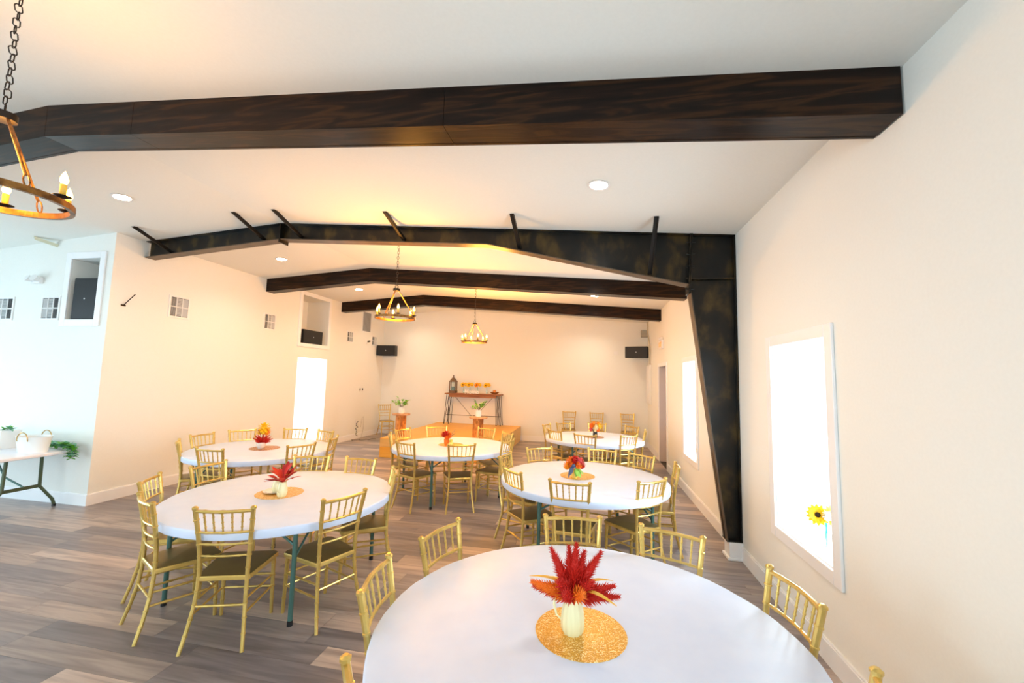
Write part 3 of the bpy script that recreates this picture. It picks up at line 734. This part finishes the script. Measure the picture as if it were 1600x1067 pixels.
mb = MB(); mb.leaf((0,0,.06), dirv(.2,.3), .07, .012, bend=.2); mb.obj('curled_leaf', M['gold_ribbon'], bq)
# table C
def bowl(x, y, z, h, r, m, label, name='flower_pot', cat='pot'):
    o = MB().lathe([(.0001,0), (r*.6,0), (r*.9,h*.4), (r,h), (r*.92,h), (r*.8,h*.5), (.0001,h*.45)], 28).obj(name, m, smooth=True, angle=.9)
    o.location = (x, y, z); tag(o, label, cat); return o
bowl(-6.175, 5.14, MZ, .085, .065, M['porcelain'], 'small white bowl pot on the far left table')
bq = bouquet('red_and_yellow_bouquet', (-6.165, 5.14, MZ+.08), 'orange yellow puff flower above spiky red blooms on the far left table')
for i in range(16):
    d_ = dirv(i*2.4, .15+.9*(i/16)); mb = MB(); plume(mb, d_*.02+Vector((0,0,.0)), d_, .12, .022); mb.obj('plume', M['red_petal'], bq)
rosette(bq, (.015, 0, .20), .085, M['yellow_petal']); rosette(bq, (.05, .02, .15), .05, M['amber_petal']); rosette(bq, (-.05, 0, .14), .035, M['yellow_petal'])
mb = MB(); mb.tube([(0,0,0), (.01,-.05,.12), (.02,-.09,.17), (.0,-.1,.19)], .004, 5); mb.obj('stem', M['crimson_petal'], bq)
# table D
bowl(-3.80, 6.24, MZ, .10, .040, M['orange_petal'], 'orange glass vase on the middle table before the stage', 'vase', 'vase')
MB_ = MB().lathe([(.0001,0), (.026,0), (.028,.085), (.022,.09), (.0001,.09)], 16).obj('candle_holder', M['goldglass'], smooth=True, angle=.9)
MB_.location = (-3.73, 6.25, MZ); tag(MB_, 'small pale gold candle glass beside the orange vase on the middle table', 'candle holder')
bq = bouquet('orange_bouquet', (-3.80, 6.24, MZ+.10), 'orange and red bouquet with a grey feathered leaf on the middle table')
for c, rd, m in (((-.05,0,.07),.045,'red_petal'), ((0,-.02,.085),.05,'red_petal'), ((.045,0,.06),.05,'orange_petal'), ((.02,-.04,.03),.04,'orange_petal'), ((-.02,.03,.05),.045,'amber_petal')):
    rosette(bq, c, rd, M[m])
mb = MB(); mb.leaf((.06,0,.05), dirv(.2,1.0), .13, .05, bend=.1); mb.leaf((.07,0,.04), dirv(-.1,.7), .10, .045, bend=.1); mb.obj('feather_leaf', M['navy_leaf'], bq)
mb = MB(); mb.leaf((-.03,-.03,.03), dirv(4,.2), .07, .03); mb.leaf((.05,-.03,.0), dirv(5.6,-.1), .08, .03); mb.leaf((-.05,-.02,.0), dirv(3.6,-.3), .07, .02); mb.obj('leaf', M['lime_leaf'], bq)
# table E
o = MB().lathe([(.0001,0), (.036,0), (.038,.05), (.042,.10), (.038,.10), (.034,.05), (.0001,.01)], 24).obj('vase', M['goldglass'], smooth=True, angle=.9)
o.location = (-1.735, 4.665, MZ); tag(o, 'gold glass vase holding the mixed bouquet on the right middle table', 'vase')
bq = bouquet('mixed_bouquet', (-1.735, 4.665, MZ+.10), 'mixed bouquet of orange and coral blooms with navy and lime leaves')
for c, rd, m in (((-.085,-.01,.035),.045,'amber_petal'), ((-.05,.01,.085),.05,'orange_petal'), ((0,0,.10),.05,'red_petal'), ((.05,-.01,.085),.052,'pink_petal'), ((.04,-.04,.055),.045,'orange_petal'), ((.075,0,.05),.042,'red_petal'), ((0,.05,.06),.05,'amber_petal'), ((-.03,-.04,.05),.03,'orange_petal')):
    rosette(bq, c, rd, M[m])
mb = MB(); mb.leaf((-.02,-.05,.05), dirv(4.4,-.9), .11, .045, bend=.1); mb.leaf((-.035,-.05,.04), dirv(4.0,-1.2), .13, .035, bend=.05); mb.leaf((.0,-.06,.04), dirv(4.8,.2), .04, .03); mb.obj('navy_leaf', M['navy_leaf'], bq)
mb = MB()
for az, el, L in ((5.0,-.7,.11), (5.4,-.8,.12), (5.9,-.6,.11), (4.7,-1,.10)): mb.leaf((.02,-.04,.03), dirv(az, el), L, .05, bend=.15)
mb.obj('leaf', M['lime_leaf'], bq, smooth=True)
mb = MB(); mb.ball((-.01,-.06,.045), .022); mb.obj('berry', M['navy_leaf'], bq, smooth=True)
# table F
o = MB().lathe([(.0001,0), (.040,0), (.045,.04), (.040,.10), (.047,.13), (.042,.13), (.036,.10), (.0001,.09)], 24).obj('vase', M['blackvase'], smooth=True, angle=.9)
o.location = (-1.485, 8.00, MZ); tag(o, 'black vase of autumn flowers on the farthest right table', 'vase')
bq = bouquet('autumn_bouquet', (-1.485, 8.00, MZ+.12), 'orange, cream and yellow autumn flowers in the black vase')
for c, rd, m in (((-.08,0,.04),.045,'pink_petal'), ((-.07,0,.10),.05,'orange_petal'), ((-.03,.02,.13),.055,'amber_petal'), ((.02,-.03,.08),.055,'cream_petal'), ((.07,0,.10),.06,'yellow_petal'), ((.05,.03,.13),.05,'amber_petal'), ((.05,-.03,.03),.04,'orange_petal'), ((0,-.05,.02),.03,'cream_petal')):
    rosette(bq, c, rd, M[m])
mb = MB(); mb.leaf((.05,0,.04), dirv(.0,-.9), .15, .05, bend=.05); mb.obj('trailing_leaf', M['cream_petal'], bq)

# sunflowers on window sills
def glass_tube_vase(x, y, z, h, r, label):
    o = MB().lathe([(.0001,0), (r,0), (r,h), (r-.003,h), (r-.003,.006), (.0001,.006)], 20).obj('bud_vase', M['glass'], smooth=True, angle=.9)
    o.location = (x, y, z); tag(o, label, 'vase'); return o
SZ = .652
glass_tube_vase(.15, 3.52, SZ, .10, .024, 'small clear glass vase on the nearest window sill')
bq = bouquet('sunflower_posy', (.15, 3.52, SZ+.008), 'yellow sunflower posy with a white bloom on the nearest window sill')
mb = MB(); mb.tube([(0,0,0), (.004,0,.16)], .006, 6); mb.obj('stem', M['teal_stem'], bq)
blossom(bq, (-.035,.03,.205), (-.6,-.75,.25), .068, M['yellow_petal'], M['seed_brown'], 14, 2, 'sunflower_head')
blossom(bq, (.03,-.01,.215), (.2,-.8,.3), .065, M['yellow_petal'], None, 14, 2, 'sunflower_head')
rosette(bq, (-.01,-.05,.225), .035, M['porcelain'])
mb = MB(); mb.leaf((.0,0,.16), dirv(5.5,.6), .05, .02); mb.leaf((0,0,.16), dirv(3,.1), .04, .02); mb.obj('leaf', M['green_leaf'], bq)
glass_tube_vase(.10, 6.80, SZ, .09, .024, 'small clear glass vase on the second window sill')
bq = bouquet('sunflower_posy', (.10, 6.80, SZ+.008), 'small yellow sunflower on the second window sill, beyond the steel column')
mb = MB(); mb.tube([(0,0,0), (0,0,.12)], .005, 6); mb.obj('stem', M['green_leaf'], bq)
blossom(bq, (-.02,0,.14), (-.6,-.7,.3), .07, M['yellow_petal'], M['seed_brown'], 12, 2, 'sunflower_head')

# ------------------------------------------------------------------ stage and things on it
ZS = .42
st = thing('plywood_stage', (-4.90, 10.3, 0), 0, 'low orange plywood stage platform against the end wall', 'stage')
st_x0, st_x1, st_y0, st_y1 = -1.30, 1.30, -1.73, 1.765
xs = [st_x0, st_x0+1.22, st_x1]; 
for a, b in ((st_x0, -.08), (-.08, st_x1)):
    for c, d_ in ((st_y0, .0), (.0, st_y1)):
        bevel(MB().box(a+.001, b-.001, c+.001, d_-.001, ZS-.018, ZS).obj('deck_panel', M['ply'], st), .002, 1)
bevel(MB().box(st_x0, st_x1, st_y0, st_y0+.018, .235, ZS-.019).obj('fascia_board', M['ply2'], st), .003, 1)
bevel(MB().box(st_x0, st_x1, st_y0, st_y0+.018, 0, .232).obj('fascia_board', M['ply'], st), .003, 1)
for x in (st_x0, st_x1-.018):
    MB().box(x, x+.018, st_y0+.019, st_y1, .0, ZS-.019).obj('side_board', M['ply2'], st)
def pedestal(x, y, label):
    r = thing('log_pedestal', (x, y, ZS), random.random(), label, 'pedestal', 'log pedestals on the stage')
    mb = MB(); n = 28; hs = [0, .02, .10, .2, .3, .40, .485]
    for z in hs:
        for k in range(n):
            a = 2*PI*k/n; q = .118*(1+.06*math.sin(3*a+z*4)+.035*math.sin(7*a+1)+random.uniform(-.012,.012))*(1.06 if z < .01 else 1)
            mb.v.append((q*math.cos(a), q*math.sin(a), z))
    for i in range(len(hs)-1):
        for k in range(n): mb.f.append((i*n+k, i*n+(k+1) % n, (i+1)*n+(k+1) % n, (i+1)*n+k))
    mb.f += [tuple(reversed(range(n))), tuple(range((len(hs)-1)*n, len(hs)*n))]
    mb.obj('log', M['log'], r, smooth=True, angle=.8)
    MB().lathe([(.0001,.485), (.195,.485), (.207,.495), (.207,.515), (.20,.522), (.0001,.522)], 40).obj('top_disc', M['slab'], r, smooth=True, angle=.5)
PX = ((-5.925, 9.0), (-4.055, 9.0))
pedestal(*PX[0], 'left orange log pedestal with a round wooden top on the stage')
pedestal(*PX[1], 'right orange log pedestal with a round wooden top, before the console table')
def green_vase(x, y, z, lab1, lab2, seed):
    rnd = random.Random(seed)
    o = MB().lathe([(.0001,0), (.058,0), (.066,.02), (.066,.10), (.058,.135), (.045,.145), (.050,.155), (.044,.155), (.04,.14), (.0001,.13)], 28).obj('white_vase', M['porcelain'], smooth=True, angle=.9)
    o.location = (x, y, z); tag(o, lab1, 'vase')
    b = thing('leafy_branches', (x, y, z+.14), 0, lab2, 'foliage')
    for k in range(11):
        az = k*2.4+rnd.random(); el = rnd.uniform(.35, 1.25); d_ = dirv(az, el); L = rnd.uniform(.16, .27)
        MB().tube([(0,0,-.08), (0,0,0), tuple(d_*L)], .0025, 5).obj('twig', M['seed_brown'], b)
        mb = MB()
        for q in range(6):
            p_ = d_*L*(.4+.12*q); mb.leaf(p_, dirv(az+rnd.uniform(-1.3,1.3), rnd.uniform(-.2,.9)), .075, .055, bend=.2)
        mb.obj('leaf_cluster', M['green_leaf'] if k % 2 else M['lime_leaf'], b, smooth=True)
green_vase(*PX[0], ZS+.522, 'white ceramic vase on the left log pedestal', 'green leafy branches in the white vase on the left pedestal', 3)
green_vase(*PX[1], ZS+.522, 'white ceramic vase on the right log pedestal', 'green leafy branches in the white vase on the right pedestal', 5)
o = MB().box(-.04, .04, -.005, .005, 0, .002).bar((-.03,0,0), (.03,.0,.055), .012, .003).obj('paper_card', M['letterwhite'])
o.location = (PX[1][0]-.12, 8.98, ZS+.523); tag(o, 'small pale card leaning beside the white vase on the right pedestal', 'card')

# console table
ct = thing('console_table', (-4.99, 11.80, ZS), 0, 'rustic wooden console table with black hairpin legs against the end wall', 'console table')
TH = .92
bevel(MB().box(-.86, .86, -.17, .17, TH-.035, TH).obj('tabletop', M['board'], ct), .006, 2)
bevel(MB().box(-.72, .72, -.14, -.12, TH-.115, TH-.036).obj('apron', M['board'], ct), .003, 1)
for sx in (-1, 1):
    for y in (-.13, .13):
        xo = sx*.80; lg = MB()
        lg.tube([(sx*.80, y, TH-.036), (sx*.865, y*1.05, .012), (sx*.85, y*1.05, .012), (sx*.73, y, TH-.036)], .0075, 6)
        lg.obj('hairpin_leg', M['iron'], ct, smooth=True)
        lg = MB(); lg.tube([(sx*.68, y*.8, TH-.036), (sx*.72, y*.85, .012), (sx*.735, y*.85, .012), (sx*.74, y*.8, TH-.036)], .0065, 6)
        lg.obj('hairpin_leg', M['iron'], ct, smooth=True)
MB().tube([(-.84, .0, .27), (.84, .0, .27)], .0085, 6).obj('lower_rail', M['iron'], ct)
for sx in (-1, 1): MB().tube([(sx*.64, 0, TH-.04), (sx*.0+sx*.08, 0, .275)], .0065, 6).obj('diagonal_brace', M['iron'], ct)
CZ = ZS+TH
ln = thing('lantern', (-5.64, 11.79, CZ), 0, 'weathered wooden lantern with a white candle on the console table', 'lantern')
bevel(MB().box(-.105, .105, -.095, .095, 0, .07).obj('lantern_base', M['lantern_wood'], ln), .004, 1)
for sx in (-1, 1):
    for sy in (-1, 1): MB().box(sx*.085-.012, sx*.085+.012, sy*.075-.012, sy*.075+.012, .07, .33).obj('corner_post', M['lantern_wood'], ln)
MB().hexa([(-.11,-.1,.33),(.11,-.1,.33),(.11,.1,.33),(-.11,.1,.33),(-.03,-.028,.455),(.03,-.028,.455),(.03,.028,.455),(-.03,.028,.455)]).obj('roof', M['lantern_wood'], ln)
MB().lathe([(.0001,.455), (.018,.455), (.012,.48), (.022,.50), (.016,.52), (.0001,.54)], 14).obj('finial', M['lantern_wood'], ln, smooth=True)
MB().box(-.073, .073, -.077, -.074, .07, .33).box(-.073, .073, .074, .077, .07, .33).obj('glass_side', M['glass'], ln)
MB().lathe([(.0001,.19), (.048,.19), (.048,.305), (.0001,.305)], 20).obj('candle', M['candle_wax'], ln, smooth=True, angle=.6)
MB().lathe([(.0001,.07), (.06,.07), (.06,.188), (.0001,.188)], 20).obj('candle_base', M['teal_glass'], ln, smooth=True, angle=.6)
FX = [(-5.31, 'first'), (-5.12, 'second'), (-4.88, 'third'), (-4.60, 'fourth')]
for i, (x, nm) in enumerate(FX):
    glass_tube_vase(x, 11.80, CZ, .11, .028, '%s clear glass vase from the lantern along the console table' % nm)
    b = thing('sunflower', (x, 11.80, CZ+.01), 0, '%s yellow sunflower from the lantern along the console table' % nm, 'flowers', 'sunflowers on the console table')
    MB().tube([(0,0,0), (.0,0,.14), (-.005,0,.235)], .0045, 6).obj('stem', M['green_leaf'], b)
    blossom(b, (-.03,0,.24), (-.3,-.8,.3), .075, M['yellow_petal'] if i != 2 else M['amber_petal'], M['seed_brown'], 12, 2, 'sunflower_head')
    blossom(b, (.05,.01,.25), (.4,-.7,.4), .06, M['yellow_petal'], None, 12, 2, 'sunflower_head')
fc = bpy.data.curves.new('t', 'FONT'); fc.body = 'Home'; fc.size = .17; fc.extrude = .010; fc.offset = .004; fc.align_x = 'CENTER'
to = bpy.data.objects.new('t', fc); col.objects.link(to); bpy.context.view_layer.update()
me = bpy.data.meshes.new_from_object(to.evaluated_get(bpy.context.evaluated_depsgraph_get())); bpy.data.objects.remove(to)
me.materials.clear(); me.materials.append(M['letterwhite'])
o = put('letter_sign', me, None, (-5.03, 11.68, CZ+.001)); o.rotation_euler = (PI/2, 0, 0); tag(o, 'small white cut-out word standing on the console table', 'sign')
o = MB().lathe([(.0001,0), (.05,0), (.11,.035), (.13,.06), (.10,.045), (.05,.015), (.0001,.012)], 10, rib=.12, nrib=5).obj('leaf_dish', M['board'], smooth=True)
o.location = (-4.36, 11.79, CZ); tag(o, 'dark leaf shaped dish at the right end of the console table', 'dish')
o = MB().lathe([(.0001,0), (.045,0), (.05,.04), (.042,.10), (.036,.10), (.0001,.03)], 16).obj('candle_cup', M['copper'], smooth=True)
o.location = (-4.36, 11.79, CZ+.014); tag(o, 'small orange candle cup inside the leaf dish', 'candle cup')

# ------------------------------------------------------------------ loudspeakers
def speaker(loc, rz, w_, h_, d_, label, tilt=0, wallarm=False, roll_=0):
    r = thing('loudspeaker', loc, rz, label, 'speaker', 'black wall loudspeakers'); r.rotation_euler = (tilt, roll_, rz)
    mb = MB(); c = .05
    poly = [(-w_/2, -d_/2), (w_/2, -d_/2), (w_/2, d_/2-c*1.6), (w_/2-c, d_/2), (-w_/2+c, d_/2), (-w_/2, d_/2-c*1.6)]
    n = len(poly); mb.add([(x, y, 0) for x, y in poly]+[(x, y, h_) for x, y in poly], [tuple(reversed(range(n))), tuple(range(n, 2*n))]+[(i, (i+1) % n, (i+1) % n+n, i+n) for i in range(n)])
    bevel(mb.obj('cabinet', M['black'], r), .008, 2)
    bevel(MB().box(-w_/2+.012, w_/2-.012, -d_/2-.008, -d_/2-.0005, .012, h_-.012).obj('grille', M['grille'], r), .004, 1)
    MB().lathe([(.0001,0), (.011,0), (.0105,.002), (.0001,.003)], 16).obj('badge', mat('badge_silver', (.75,.75,.78), .3), r).matrix_local = Matrix.Translation((0, -d_/2-.0085, h_*.5)) @ Matrix.Rotation(PI/2, 4, 'X')
    if wallarm:
        MB().tube([(0, d_/2-.01, h_/2), (0, d_/2+.13, h_/2)], .018, 8).obj('wall_bracket', M['black'], r)
    return r
speaker((-8.63, YC+.155, 2.502), .08, .40, .60, .26, 'tall black loudspeaker standing in the niche of the recessed wall')
speaker((XL-.16, 8.72, 2.522), PI/2+.02, .70, .33, .27, 'black loudspeaker lying in the high niche above the bright doorway')
speaker((-7.81, YE-.33, 2.42), .05, .60, .32, .26, 'black loudspeaker on the end wall near the left corner', wallarm=True)
speaker((-.33, YE-.36, 2.46), -.28, .60, .31, .27, 'black loudspeaker in the right corner beside the conduit', wallarm=True)

# ------------------------------------------------------------------ vents
def vent(loc, rz, w_, h_, label, kind=0):
    r = thing('wall_vent', loc, rz, label, 'vent', 'white wall air vents')      # faces local -y
    fr = MB(); t = .028
    for a in ((-w_/2, w_/2, 0, t), (-w_/2, w_/2, h_-t, h_), (-w_/2, -w_/2+t, t, h_-t), (w_/2-t, w_/2, t, h_-t)): fr.box(a[0], a[1], -.012, 0, a[2], a[3])
    fr.obj('vent_frame', M['white'], r)
    MB().box(-w_/2+t, w_/2-t, -.002, -.0005, t, h_-t).obj('backing', M['duct_shade'], r)
    if kind == 0:
        iw = w_-2*t; ih = h_-2*t
        MB().box(-w_/2+t, w_/2-t, -.011, -.003, h_/2-.007, h_/2+.007).obj('divider', M['white'], r)
        for q in (-1, 1): MB().box(q*iw/6-.005, q*iw/6+.005, -.011, -.003, t, h_-t).obj('divider', M['white'], r)
        for ci in range(3):
            for ri in range(2):
                x0 = -iw/2+ci*iw/3+.006; x1 = x0+iw/3-.012; z0 = t+ri*ih/2+.008; z1 = z0+ih/2-.016
                lv = MB()
                if ci == 1:
                    for k in range(6):
                        z = z0+(k+.5)*(z1-z0)/6; lv.hexa([(x0,-.010,z-.008),(x1,-.010,z-.008),(x1,-.009,z-.006),(x0,-.009,z-.006),(x0,-.004,z+.008),(x1,-.004,z+.008),(x1,-.003,z+.01),(x0,-.003,z+.01)])
                else:
                    s_ = .006 if ci == 0 else -.006
                    for k in range(5):
                        x = x0+(k+.5)*(x1-x0)/5; lv.hexa([(x-.006*s_/.006-.001,-.010,z0),(x-.006*s_/.006+.001,-.010,z0),(x+s_+.001,-.003,z0),(x+s_-.001,-.003,z0),(x-s_-.001,-.010,z1),(x-s_+.001,-.010,z1),(x+s_+.001,-.003,z1),(x+s_-.001,-.003,z1)])
                lv.obj('louver_bank', M['louver'], r)
    else:
        n = 11; iw = w_-2*t
        for k in range(n):
            x = -iw/2+(k+.5)*iw/n; MB().box(x-.007, x+.007, -.010, -.003, t, h_-t).obj('slat', M['louver'], r)
    return r
vent((-10.07, YC, 2.49), 0, .36, .35, 'white wall vent on the recessed wall, cut by the left edge')
vent((-9.185, YC, 2.49), 0, .35, .35, 'white wall vent on the recessed wall beside the niche')
vent((XL, 5.40, 2.66), PI/2, .34, .36, 'largest looking white vent on the long wall, under the steel rafter end')
vent((XL, 7.30, 2.70), PI/2, .32, .34, 'white vent on the long wall under the timber beam end')
vent((XL, 10.20, 2.70), PI/2, .31, .31, 'small white vent on the long wall between niche and return grille')
vent((XL, 11.01, 3.07), PI/2, .50, .62, 'large white return grille high on the long wall near the end', 1)
vent((XL, 11.49, 2.71), PI/2, .30, .30, 'white vent on the long wall nearest the end corner')

# emergency light, camera, bracket, sockets, cables
el = thing('emergency_light', (-9.47, YC, 3.05), 0, 'white twin head emergency light on the recessed wall', 'emergency light')
bevel(MB().box(-.09, .09, -.05, 0, -.03, .07).obj('housing', M['white'], el), .012, 3)
for x in (-.06, .06):
    h = MB().lathe([(.0001,-.04), (.028,-.035), (.045,.01), (.05,.03), (.044,.032), (.0001,.02)], 18).obj('lamp_head', M['white'], el, smooth=True)
    h.matrix_local = Matrix.Translation((x, -.08, .035)) @ Matrix.Rotation(1.2, 4, 'X') @ Matrix.Rotation(x*3, 4, 'Y')
sc_ = thing('security_camera', (XL, 11.08, 2.80), 0, 'small black and white camera on the long wall beside the end vent', 'camera')
MB().box(0, .03, -.05, .05, -.05, .03).obj('mount', M['white'], sc_); MB().tube([(.03,0,0), (.11,-.03,.01)], .025, 12).obj('lens_barrel', M['black'], sc_, smooth=True, angle=.8)
br = thing('wall_hook', (XL, 4.60, 2.73), 0, 'thin black metal rod sticking out of the long wall', 'bracket')
MB().box(0, .006, -.03, .03, -.012, .012).obj('hook_plate', M['iron'], br); MB().tube([(.003, 0, 0), (.10, .07, .17)], .006, 6).obj('rod', M['iron'], br)
for i, y in enumerate((10.84, 10.97)):
    so = thing('wall_switch', (XL, y, 1.33), 0, 'dark wall switch at eye height on the long wall, %s' % ('nearer one of the pair' if i == 0 else 'farther one of the pair'), 'switch', 'switches by the left corner')
    bevel(MB().box(0, .006, -.038, .038, 0, .12).obj('switch_plate', M['porcelain'], so), .002, 1); MB().box(.006, .014, -.018, .018, .025, .095).obj('switch_rocker', M['black'], so)
ot = thing('wall_outlet', (XL, 10.74, .42), 0, 'white outlet low on the long wall near the left corner', 'outlet')
bevel(MB().box(0, .006, -.038, .038, 0, .12).obj('outlet_plate', M['white'], ot), .002, 1)
cbm = MB(); pts = []
for k in range(40):
    t = k/39; pts.append((XL+.03+.02*math.sin(t*20), 10.74+.03*math.sin(t*34), .50-.42*t))
cbm.tube(pts, .007, 6)
tag(cbm.obj('power_cable', M['cable']), 'black cable hanging in loops from the outlet on the long wall', 'cable')
cbm = MB(); cbm.tube([(XL+.05+.5*t/30+.04*math.sin(t*.9), 10.42+.45*t/30+.06*math.cos(t*.7), .008) for t in range(31)], .006, 5)
tag(cbm.obj('floor_cable', M['cable']), 'thin black cable lying on the floor below the outlet', 'cable')
cbm = MB(); cbm.tube([(XL+.01, 10.98, .30), (XL+.02, 11.0, .55), (XL+.03, 11.06, .60), (XL+.03, 11.1, .3), (XL+.04, 11.0, .01)], .003, 5)
tag(cbm.obj('white_wire', mat('grey_wire', (.4,.38,.33), .6)), 'thin grey wire arching against the long wall near the corner chair', 'wire')

# right wall, end corner: junction box, conduit, panel, exit sign
jb = thing('junction_box', (-.03, YE, 3.07), 0, 'grey junction box high in the right corner above the loudspeaker', 'box')
bevel(MB().box(-.16, .03, -.13, 0, 0, .19).obj('box_body', M['grey'], jb), .004, 1); MB().box(-.155, .025, -.136, -.130, .005, .185).obj('box_cover', mat('grey_cover', (.42,.40,.34), .5, .2), jb)
cdm = MB(); cdm.tube([(-.03, 11.86, ceil_z(0)), (-.03, 11.86, 3.2), (-.03, 11.6, 2.95), (-.03, 11.45, 2.75), (-.03, 11.42, 2.28)], .015, 8)
tag(cdm.obj('conduit', mat('painted_conduit', (.62,.56,.42), .5), smooth=True), 'thin painted conduit running down to the electrical panel', 'conduit')
ep = thing('electrical_panel', (-.002, 11.62, 1.22), 0, 'tall cream electrical panel on the right wall near the end corner', 'panel')
bevel(MB().box(-.05, 0, -.30, .34, 0, 1.05).obj('cabinet', M['wall'], ep), .004, 1); bevel(MB().box(-.058, -.05, -.27, .31, .04, 1.01).obj('panel_door', M['white'], ep), .003, 1)
ex = thing('exit_sign', (0, 9.62, 2.56), 0, 'white exit sign with glowing orange letters above the right wall door', 'exit sign')
bevel(MB().box(-.05, 0, -.19, .19, 0, .20).obj('sign_box', M['white'], ex), .006, 1)
fc = bpy.data.curves.new('t', 'FONT'); fc.body = 'EXIT'; fc.size = .155; fc.extrude = .002; fc.align_x = 'CENTER'
to = bpy.data.objects.new('t', fc); col.objects.link(to); bpy.context.view_layer.update()
me = bpy.data.meshes.new_from_object(to.evaluated_get(bpy.context.evaluated_depsgraph_get())); bpy.data.objects.remove(to)
me.materials.clear(); me.materials.append(M['exit_orange'])
o = put('sign_letters', me, ex); o.location = (-.053, 0, .045); o.rotation_euler = (PI/2, 0, -PI/2)
for y in (-.12, .12): MB().ball((-.035, y, .235), .035, 12, 7).obj('lamp_head', M['white'], ex, smooth=True)
o = bevel(MB().box(-.06, .06, -.03, 0, -.05, .05).obj('thermostat', M['white']), .006, 2); o.location = (-.88, YE, 2.62)
tag(o, 'small white box on the end wall left of the right loudspeaker', 'thermostat')

# ------------------------------------------------------------------ folding table on the left with its things
lt = thing('folding_table', (-9.22, 4.00-.03, 0), 0, 'long white folding table with grey green legs against the recessed wall', 'table')
mb = MB().box(-.92, .92, -.375, .375, .70, .74)
bevel(mb.obj('tabletop', mat('white_plastic_top', (.84,.85,.92), .4), lt), .012, 3)
for sx in (1, -1):
    X = sx*.70
    for sy in (-1, 1):
        lg = MB(); lg.tube([(X, sy*.165, .70), (X, sy*.175, .30), (X, sy*.32, .10), (X, sy*.345, .025)], .018, 10)
        lo = lg.obj('leg', M['leg2'], lt, smooth=True); MB().lathe([(.021,0), (.021,.03), (.018,.032)], 10).obj('foot_cap', M['black'], lo).location = (X, sy*.345, 0)
    MB().box(X-.01, X+.01, -.18, .18, .285, .325).obj('leg_crossbar', M['leg2'], lt)
    MB().tube([(X-sx*.01, .04, .305), (X-sx*.30, .0, .43), (X-sx*.52, .0, .69)], .011, 8).obj('folding_brace', M['leg'], lt, smooth=True)
tb = thing('enamel_tub', (-8.56, 4.06, .74), .15, 'white oval enamel tub with two brass handles on the folding table', 'tub')
MB().lathe([(.0001,0), (.80,0), (.98,.19), (1.0,.20), (.97,.20), (.78,.012), (.0001,.012)], 40, sx=.20, sy=.13).obj('tub_body', M['enamel'], tb, smooth=True, angle=.9)
for sy in (-1, 1):
    pts = [(.07*math.cos(t*PI/8), sy*.130, .175+.085*math.sin(t*PI/8)) for t in range(9)]
    MB().tube([( .07, sy*.124, .15)]+pts+[(-.07, sy*.124, .15)], .0055, 6).obj('handle', M['brass'], tb, smooth=True)
pb = thing('square_planter', (-9.20, 4.12, .74), .1, 'taller white tapered planter left of the enamel tub', 'planter')
MB().hexa([(-.085,-.085,0),(.085,-.085,0),(.085,.085,0),(-.085,.085,0),(-.11,-.11,.23),(.11,-.11,.23),(.11,.11,.23),(-.11,.11,.23)]).obj('planter_body', M['enamel'], pb)
MB().box(-.115, .115, -.115, .115, .225, .24).obj('planter_rim', M['enamel'], pb)
gb = thing('greenery', (-9.20, 4.12, .97), 0, 'green sprigs spilling from the square planter', 'foliage')
def sprigs(parent, pts, n, L, seed, m=('sage_leaf', 'green_leaf')):
    rnd = random.Random(seed)
    MB().tube(pts, .003, 5).obj('vine_stem', M['green_leaf'], parent)
    P = [Vector(p_) for p_ in pts]
    for i in range(n):
        t = i/(n-1)*(len(P)-1); k = min(int(t), len(P)-2); c = P[k].lerp(P[k+1], t-k); mb = MB()
        for q in range(5): mb.leaf(c, dirv(rnd.uniform(0, 6.28), rnd.uniform(-.3, 1.0)), L*rnd.uniform(.7, 1.1), L*.5, bend=.2)
        mb.obj('leaf_cluster', M[m[i % len(m)]], parent, smooth=True)
sprigs(gb, [(-.05,0,.0), (.0,.02,.03), (.08,.03,.02), (.12,.0,.03)], 7, .06, 1)
gg = thing('leaf_garland', (-8.60, 4.22, .755), 0, 'green leaf garland trailing off the right end of the folding table', 'garland')
sprigs(gg, [(-.22,.10,.02), (-.05,.11,.02), (.08,.10,.03), (.20,.08,.05), (.34,.06,.03), (.41,.02,-.02), (.42,.0,-.10)], 40, .078, 2)
gl = thing('leaf_garland', (-9.6, 4.22, .755), 0, 'green leaf garland at the left edge behind the square planter', 'garland')
sprigs(gl, [(-.2,0,.02), (.0,.02,.04), (.15,.05,.05), (.32,.04,.04)], 18, .08, 4)
